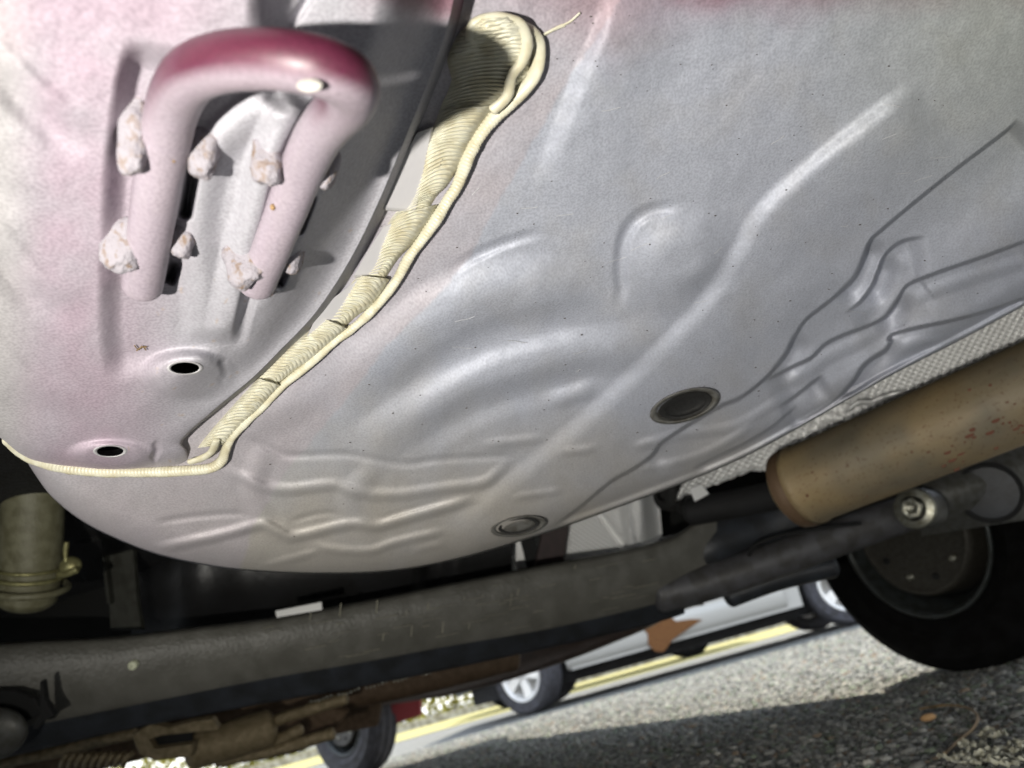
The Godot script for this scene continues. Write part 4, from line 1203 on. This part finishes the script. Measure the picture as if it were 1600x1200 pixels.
func make_car(called: String, label: String, paint: Material, tyre_m: Material, rim_m: Material, org: Vector3, ea: Vector3, ef: Vector3, wheelbase: float, spokes: int, steer: float, tall := 1.0) -> Node3D:
	# org: its near side front wheel on the ground; ea across the car away from us, ef to its front
	var c := thing(called, label, "car", org)
	c.set_meta("world_parts", true)
	var wb := wheelbase
	var arch := []
	var side := []
	for q in [[-wb - 0.75, 0.45], [-wb - 0.36, 0.38]]: side.append(q)
	for k in 9: side.append([-wb - cos(PI * k / 8.0) * 0.36, 0.36 + sin(PI * k / 8.0) * 0.33])
	side.append([-wb + 0.37, 0.235]); side.append([-0.37, 0.235])
	for k in 9: side.append([-cos(PI * k / 8.0) * 0.36, 0.36 + sin(PI * k / 8.0) * 0.33])
	for q in [[0.38, 0.34], [0.7, 0.3], [0.78, 0.5], [0.72, 0.78], [-0.5, 0.98], [-1.1, 1.42], [-wb - 0.1, 1.48], [-wb - 0.7, 1.1], [-wb - 0.82, 0.8]]: side.append(q)
	for q in side:
		if q[1] > 0.9: q[1] = 0.9 + (q[1] - 0.9) * tall
	obj("body", extrude_car(side, 0.0, 1.66, 0.14, org - ea * 0.02, ea, ef), paint, c)
	var glassy := [[-0.72, 1.0], [-1.16, 1.36], [-wb + 0.1, 1.41], [-wb - 0.4, 1.06]]
	for q in glassy: q[1] = 0.9 + (q[1] - 0.9) * tall
	obj("underbody", extrude_car([[0.5, 0.17], [0.5, 0.4], [-wb - 0.5, 0.4], [-wb - 0.5, 0.2], [-wb + 0.6, 0.15], [-0.6, 0.15]], 0.22, 1.44, 0.0, org, ea, ef), M.under, c)
	obj("window", extrude_car(glassy, -0.012, 1.672, 0.145, org - ea * 0.02, ea, ef), M.glass, c)
	for k in 4:
		var near := k < 2
		var at_f := 0.0 if k % 2 == 0 else -wb
		var ctr := org + ef * at_f + ea * (0.10 if near else 1.5) + Vector3(0, 0.31, 0)
		var ax := -ea if near else ea
		if k == 0: ax = ax.rotated(Vector3.UP, steer)
		wheel_parts("wheel", ctr, ax, 0.31, 0.19, 0.205, c, tyre_m, rim_m, false, spokes)
	return c

# ---------------------------------------------------------------- ground
func build_ground() -> void:
	var pl := PlaneMesh.new()
	pl.size = Vector2(240, 240)
	var g := obj("ground", pl, M.asphalt)
	g.position = Vector3(0, 0, -90)
	tag(g, "rough weathered asphalt car park ground", "", "", "structure")
	# loose worn aggregate of the asphalt surface near the camera
	var st := []
	var base := lump(Vector3.ZERO, Vector3(1, 0, 0), Vector3(0, 0.7, 0), Vector3(0, 0, 0.9), 0.45, 70.0, 8, 6)
	var mm := MultiMesh.new()
	mm.transform_format = MultiMesh.TRANSFORM_3D
	mm.use_colors = true
	mm.mesh = base
	var xf := []
	var cl := []
	for k in 95000:
		var t := rng.randf()
		var d := lerpf(0.55, 4.9, pow(t, 1.6))
		var px := rng.randf_range(380, 1680)
		var hz := 1077.0 - 0.2793 * (px - 800.0)
		var py := hz + EYE.y * F / d / 0.963
		if py > 1290 or py < 900: continue
		var q := on_ground(px, py)
		var s := rng.randf_range(0.0022, 0.0062) * (1.0 + 0.12 * d)
		if rng.randf() < 0.03: s *= 1.6
		var b := Basis(Vector3.UP, rng.randf() * TAU) * Basis(Vector3.RIGHT, rng.randf_range(-0.5, 0.5))
		xf.append(Transform3D(b.scaled(Vector3(s * rng.randf_range(0.8, 1.5), s, s)), q + Vector3(0, s * 0.22, 0)))
		var v := rng.randf_range(0.07, 0.26)
		var c := Color(v, v * 0.99, v * 0.88)
		var r := rng.randf()
		if r < 0.06: c = Color(0.34, 0.33, 0.28)
		elif r < 0.11: c = Color(0.20, 0.15, 0.10)
		elif r < 0.25: c = Color(v * 0.85, v, v * 0.7)
		cl.append(c)
	mm.instance_count = xf.size()
	for k in xf.size():
		mm.set_instance_transform(k, xf[k])
		mm.set_instance_color(k, cl[k])
	var mi := MultiMeshInstance3D.new()
	mi.name = "gravel"
	mi.multimesh = mm
	mi.material_override = M.pebble
	add_child(mi)
	tag(mi, "small dark stones of the worn asphalt surface", "gravel", "", "stuff")
	# twig and dry litter near the corner
	var tw := []
	for q in [[1438, 1108], [1480, 1102], [1512, 1106], [1527, 1118], [1522, 1136], [1500, 1156], [1476, 1178]]: tw.append(on_ground(q[0], q[1], 0.008))
	tag(obj("twig", tube(spline(tw, 50), 0.0022, 8, 1.0, PackedColorArray(), 0.0006), M.twig), "thin brown curved twig lying on the asphalt", "twig")
	tag(obj("dry_leaf", lump(on_ground(1452, 1121, 0.010), Vector3(0.014, 0, 0.004), Vector3(0, 0.007, 0), Vector3(-0.003, 0, 0.010), 0.6, 160.0), M.dry_leaf), "small orange brown dry leaf beside the twig's upper end", "leaf")
	var n := 0
	var words := ["pale crumpled scrap of dry leaf nearest the twig's lower end", "grey white curled leaf flake highest in the litter heap", "broad pale dry leaf crumb at the bottom of the litter", "small grey litter crumb at the heap's right edge", "long pale leaf sliver across the middle of the litter", "yellowish dry leaf crumb below the litter heap", "thin pale flake lowest on the heap's left"]
	for q in [[1520, 1166, 0.020], [1552, 1150, 0.026], [1530, 1188, 0.030], [1592, 1168, 0.022], [1568, 1176, 0.028], [1580, 1192, 0.018], [1496, 1184, 0.018]]:
		var c := on_ground(q[0], q[1], 0.010)
		var p := PackedVector3Array()
		var turn := rng.randf() * TAU
		for j in 14:
			for i in 14:
				var u := i / 13.0 * 2.0 - 1.0
				var v := j / 13.0 * 2.0 - 1.0
				var rr := 1.0 + 0.5 * noise.get_noise_2d(atan2(v, u) * 60.0 + n * 50.0, n * 30.0)
				var off: Vector3 = Vector3(u * sqrt(1.0 - v * v * 0.5), 0, v * sqrt(1.0 - u * u * 0.5) * 0.6) * rr * q[2]
				off.y = 0.009 * noise.get_noise_2d(u * 70.0 + n * 99.0, v * 70.0) + 0.005 * u * u
				p.append(c + off.rotated(Vector3.UP, turn))
		tag(obj("leaf_scrap", grid(p, 14, 14, PackedColorArray(), false, EYE), M.litter), words[n], "leaf", "dry leaf scraps in the corner")
		n += 1

# ---------------------------------------------------------------- far side of the car park
func build_far() -> void:
	# white car in the next space: its near front wheel, rusty sill
	var front := on_ground(836, 1116)
	var rear_dir := (on_ground(1300, 1016) - front)
	rear_dir.y = 0
	var ef := Vector3(-1, 0, -0.06).normalized()
	var ea := Vector3(0.06, 0, -1).normalized()
	var org := front - ea * 0.0
	var wc := make_car("parked_car", "white car in the next space with a rusty sill and pale alloy wheels", M.white_paint, M.grey_tyre, M.alloy, org, ea, ef, 2.6, 5, -0.6, 1.1)
	# its sill flange with slots and the rust patch
	var f0 := -0.34
	var f1 := -2.12
	var p := PackedVector3Array()
	for k in 60:
		var w := lerpf(f0, f1, k / 59.0)
		for q in [[0.03, 0.45], [-0.035, 0.425], [-0.045, 0.37], [-0.04, 0.30], [-0.02, 0.255], [0.02, 0.235], [0.08, 0.24]]:
			p.append(org + ea * q[0] + ef * w + Vector3(0, q[1], 0))
	var sill := obj("sill", grid(p, 7, 60, PackedColorArray(), false, EYE), M.white_paint, wc, "white sill with jacking notches")
	var patch := PackedVector3Array()
	for q in [[-0.94, 0.40], [-0.99, 0.35], [-1.02, 0.29], [-1.00, 0.215], [-1.04, 0.15], [-1.10, 0.135], [-1.19, 0.20], [-1.34, 0.25], [-1.46, 0.285], [-1.38, 0.31], [-1.26, 0.325], [-1.24, 0.36], [-1.18, 0.40]]:
		patch.append(org + ea * -0.05 + ef * q[0] + Vector3(0, q[1] + 0.05, 0))
	obj("rust_patch", plate(patch, ea * 0.02, 0.1), M.rust_patch, sill, "ragged orange brown rust patch")
	for q in [[-0.52, 0.36, 0.13, 0.02], [-0.78, 0.405, 0.03, 0.035]]:
		var o := PackedVector3Array()
		for k in 10:
			var an := TAU * k / 10.0
			o.append(org + ea * -0.049 + ef * (q[0] + cos(an) * q[2] * 0.5) + Vector3(0, q[1] + sin(an) * q[3], 0))
		obj("jack_notch", plate(o, ea * 0.006, 0.1), M.sill, sill)
	# dark car beyond
	var far_org := org + ea * 4.4 + ef * 0.9
	make_car("parked_car", "dark grey car parked beyond the white car", M.dark_paint, M.tyre, M.dark_paint, far_org, ea, ef, 2.5, 5, 0.0)
	# dry yellow verge beyond the bays
	var vm := PlaneMesh.new()
	vm.size = Vector2(60, 9)
	var vo := obj("verge", vm, M.verge)
	vo.position = org + ea * 7.6 + Vector3(0, 0.006 - org.y, 0)
	vo.rotation.y = 0.06
	tag(vo, "dry yellow grass verge beyond the parking bays", "", "", "structure")
	# kerb and hedge on the far side
	var kb := BoxMesh.new()
	kb.size = Vector3(40, 0.14, 0.18)
	var ko := obj("kerb", kb, M.kerb)
	ko.position = Vector3(0, 0.07, -15)
	ko.rotation.y = 0.03
	ko.position = org + ea * 9.0 + Vector3(0, 0.07, 0)
	tag(ko, "", "", "", "structure")
	var hd := thing("hedge", "sunlit yellow green hedge along the far kerb", "hedge", org + ea * 10.0)
	var leaf := QuadMesh.new()
	leaf.size = Vector2(0.09, 0.06)
	var mm := MultiMesh.new()
	mm.transform_format = MultiMesh.TRANSFORM_3D
	mm.mesh = leaf
	mm.instance_count = 26000
	for k in 26000:
		var along := rng.randf_range(-14, 14)
		var h := rng.randf_range(0.05, 1.5)
		var th := rng.randf_range(0.0, 0.9) + 0.25 * noise.get_noise_2d(along * 40.0, h * 40.0)
		var b := Basis.from_euler(Vector3(rng.randf() * TAU, rng.randf() * TAU, rng.randf() * TAU))
		mm.set_instance_transform(k, Transform3D(b, ef * along + ea * th + Vector3(0, h, 0)))
	var mi := MultiMeshInstance3D.new()
	mi.name = "leaves"
	mi.multimesh = mm
	mi.material_override = M.leaf
	mi.set_meta("kind", "stuff")
	hd.add_child(mi)
	for k in 12:
		var b := ef * (-13.0 + 2.3 * k) + ea * 0.45
		var s := obj("stem", tube(PackedVector3Array([b, b + Vector3(0.03, 0.6, 0.02), b + Vector3(0.0, 1.3, 0)]), 0.03, 8, 1.0, PackedColorArray(), 0.0, true, 0.012), M.stem, hd)

# ---------------------------------------------------------------- torch lying on the ground, out of the frame
func build_torch(pos: Vector3, aim: Vector3) -> void:
	var dir := (aim - pos).normalized()
	var t := thing("torch", "small black hand torch lit and propped on the asphalt", "torch", pos)
	obj("torch_body", lathe([Vector2(0.0, -0.11), Vector2(0.011, -0.11), Vector2(0.012, -0.105), Vector2(0.012, -0.05), Vector2(0.018, -0.03), Vector2(0.019, -0.004), Vector2(0.0165, -0.004), Vector2(0.0155, -0.010)], Vector3.ZERO, dir, 28), M.tank, t)
	var glow := mat(lin(1, 1, 1), 0.4)
	glow.emission_enabled = true
	glow.emission = Color(1, 0.98, 0.94)
	glow.emission_energy_multiplier = 3.0
	obj("lamp_lens", lathe([Vector2(0.0, -0.008), Vector2(0.012, -0.0085), Vector2(0.0155, -0.011)], Vector3.ZERO, dir, 28), glow, t)
	var l := SpotLight3D.new()
	l.name = "lamp_light"
	t.add_child(l)
	l.look_at_from_position(pos + dir * 0.004, aim, Vector3.UP)
	l.light_color = Color(1.0, 0.985, 0.95)
	l.light_energy = LAMP
	l.light_size = 0.006
	l.spot_angle = 56.0
	l.spot_angle_attenuation = 0.6
	l.spot_range = 12.0
	l.spot_attenuation = 2.0
	l.shadow_enabled = true

const LAMP := 0.46
const EXPOSURE := 1.9

func _ready() -> void:
	rng.seed = 7
	noise.seed = 3
	noise.frequency = 0.02
	noise.fractal_octaves = 3
	var cam := Camera3D.new()
	cam.name = "camera"
	cam.fov = 54.0
	cam.near = 0.02
	cam.far = 400.0
	cam.transform = Transform3D(Basis(rgt, upv, -fwd), EYE)
	var lens := CameraAttributesPhysical.new()
	lens.frustum_focal_length = 23.55
	lens.frustum_focus_distance = 0.46
	lens.frustum_near = 0.02
	lens.frustum_far = 400.0
	lens.exposure_aperture = 7.5
	cam.attributes = lens
	add_child(cam)
	cam.current = true
	var env := Environment.new()
	env.background_mode = Environment.BG_SKY
	var sky := Sky.new()
	var sm := ProceduralSkyMaterial.new()
	sm.sky_top_color = Color(0.66, 0.70, 0.76)
	sm.sky_horizon_color = Color(0.88, 0.88, 0.87)
	sm.ground_bottom_color = Color(0.25, 0.24, 0.22)
	sm.ground_horizon_color = Color(0.7, 0.72, 0.72)
	sm.sky_energy_multiplier = 1.45
	sky.sky_material = sm
	env.sky = sky
	env.tonemap_mode = Environment.TONE_MAPPER_LINEAR
	env.tonemap_exposure = EXPOSURE
	env.sdfgi_enabled = true
	env.ssao_enabled = true
	env.ssil_enabled = true
	var we := WorldEnvironment.new()
	we.name = "environment"
	we.environment = env
	add_child(we)
	var sun := DirectionalLight3D.new()
	sun.name = "sun"
	sun.light_energy = 1.6
	sun.light_color = Color(1.0, 0.97, 0.91)
	sun.light_angular_distance = 0.5
	sun.shadow_enabled = true
	add_child(sun)
	sun.look_at_from_position(Vector3.ZERO, Vector3(-0.10, -0.90, 0.60), Vector3.UP)

	make_materials()
	M.plug = mat(lin(0.13, 0.128, 0.12), 0.5, 0.0, M.tank.albedo_texture, 12.0, M.rubber.normal_texture, 0.2)
	M.lip = mat(lin(0.42, 0.41, 0.42), 0.5, 0.0, null, 1.0, M.primer.normal_texture, 0.1)
	M.lip.uv1_scale = Vector3.ONE * 6.0
	M.grit_dark = mat(lin(0.06, 0.055, 0.05), 0.9)
	M.scratch_pale = mat(lin(0.52, 0.52, 0.53), 0.7)
	M.sealer_strip = mat(lin(0.60, 0.585, 0.48), 0.5, 0.0, M.sealer.albedo_texture, 8.0, M.primer.normal_texture, 0.1)
	M.drip = mat(lin(0.40, 0.38, 0.34), 0.6)
	M.fleck = mat(lin(0.30, 0.19, 0.09), 0.85)
	M.rust_spot = mat(lin(0.13, 0.045, 0.025), 0.8)
	M.scratch = mat(lin(0.30, 0.285, 0.22), 0.8)
	M.strap = mat(lin(0.035, 0.036, 0.028), 0.55, 0.0, M.tank.albedo_texture, 6.0, M.rubber.normal_texture, 0.2)
	M.beam_light = mat(lin(0.085, 0.085, 0.092), 0.5, 0.0, M.tank.albedo_texture, 4.0, M.rubber.normal_texture, 0.15)
	M.maroon_trim = mat(lin(0.26, 0.04, 0.045), 0.5)
	M.verge = mat(lin(0.42, 0.38, 0.13), 0.95, 0.0, M.asphalt.albedo_texture, 0.8)
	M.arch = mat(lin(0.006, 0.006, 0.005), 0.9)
	M.brass_dull = mat(lin(0.13, 0.13, 0.06), 0.5, 0.2, M.tank.albedo_texture, 9.0, M.rubber.normal_texture, 0.3)

	build_ground()
	own_car = thing("parked_car", "maroon car seen from underneath with grey primed floor and tan muffler", "car", car_o)
	own_car.set_meta("world_parts", true)
	build_own_body()
	build_well()
	build_rail()
	build_tow_eye()
	build_sealer()
	build_exhaust()
	build_axle()
	var rw := wheel_parts("wheel", in_car(0.2, 0.315, 0.05), -car_a, 0.315, 0.20, 0.192, own_car, M.tyre, M.rim, true)
	rw.set_meta("label", "black rear tyre with a dark steel rim seen from the inner side")
	wheel_parts("wheel", on_ground(566, 1212) + Vector3(0, 0.31, 0), Vector3(-0.62, 0, 0.78), 0.31, 0.19, 0.19, own_car, M.grey_tyre, M.rim, true)
	wheel_parts("wheel", in_car(-2.05, 0.315, 0.0), car_a, 0.315, 0.20, 0.19, own_car, M.tyre, M.rim, true)
	build_floor_gear()
	build_far()
	var lp := EYE + rgt * -0.195 + upv * -0.108 - fwd * 0.2
	build_torch(lp, at(960, 560, 0.6))
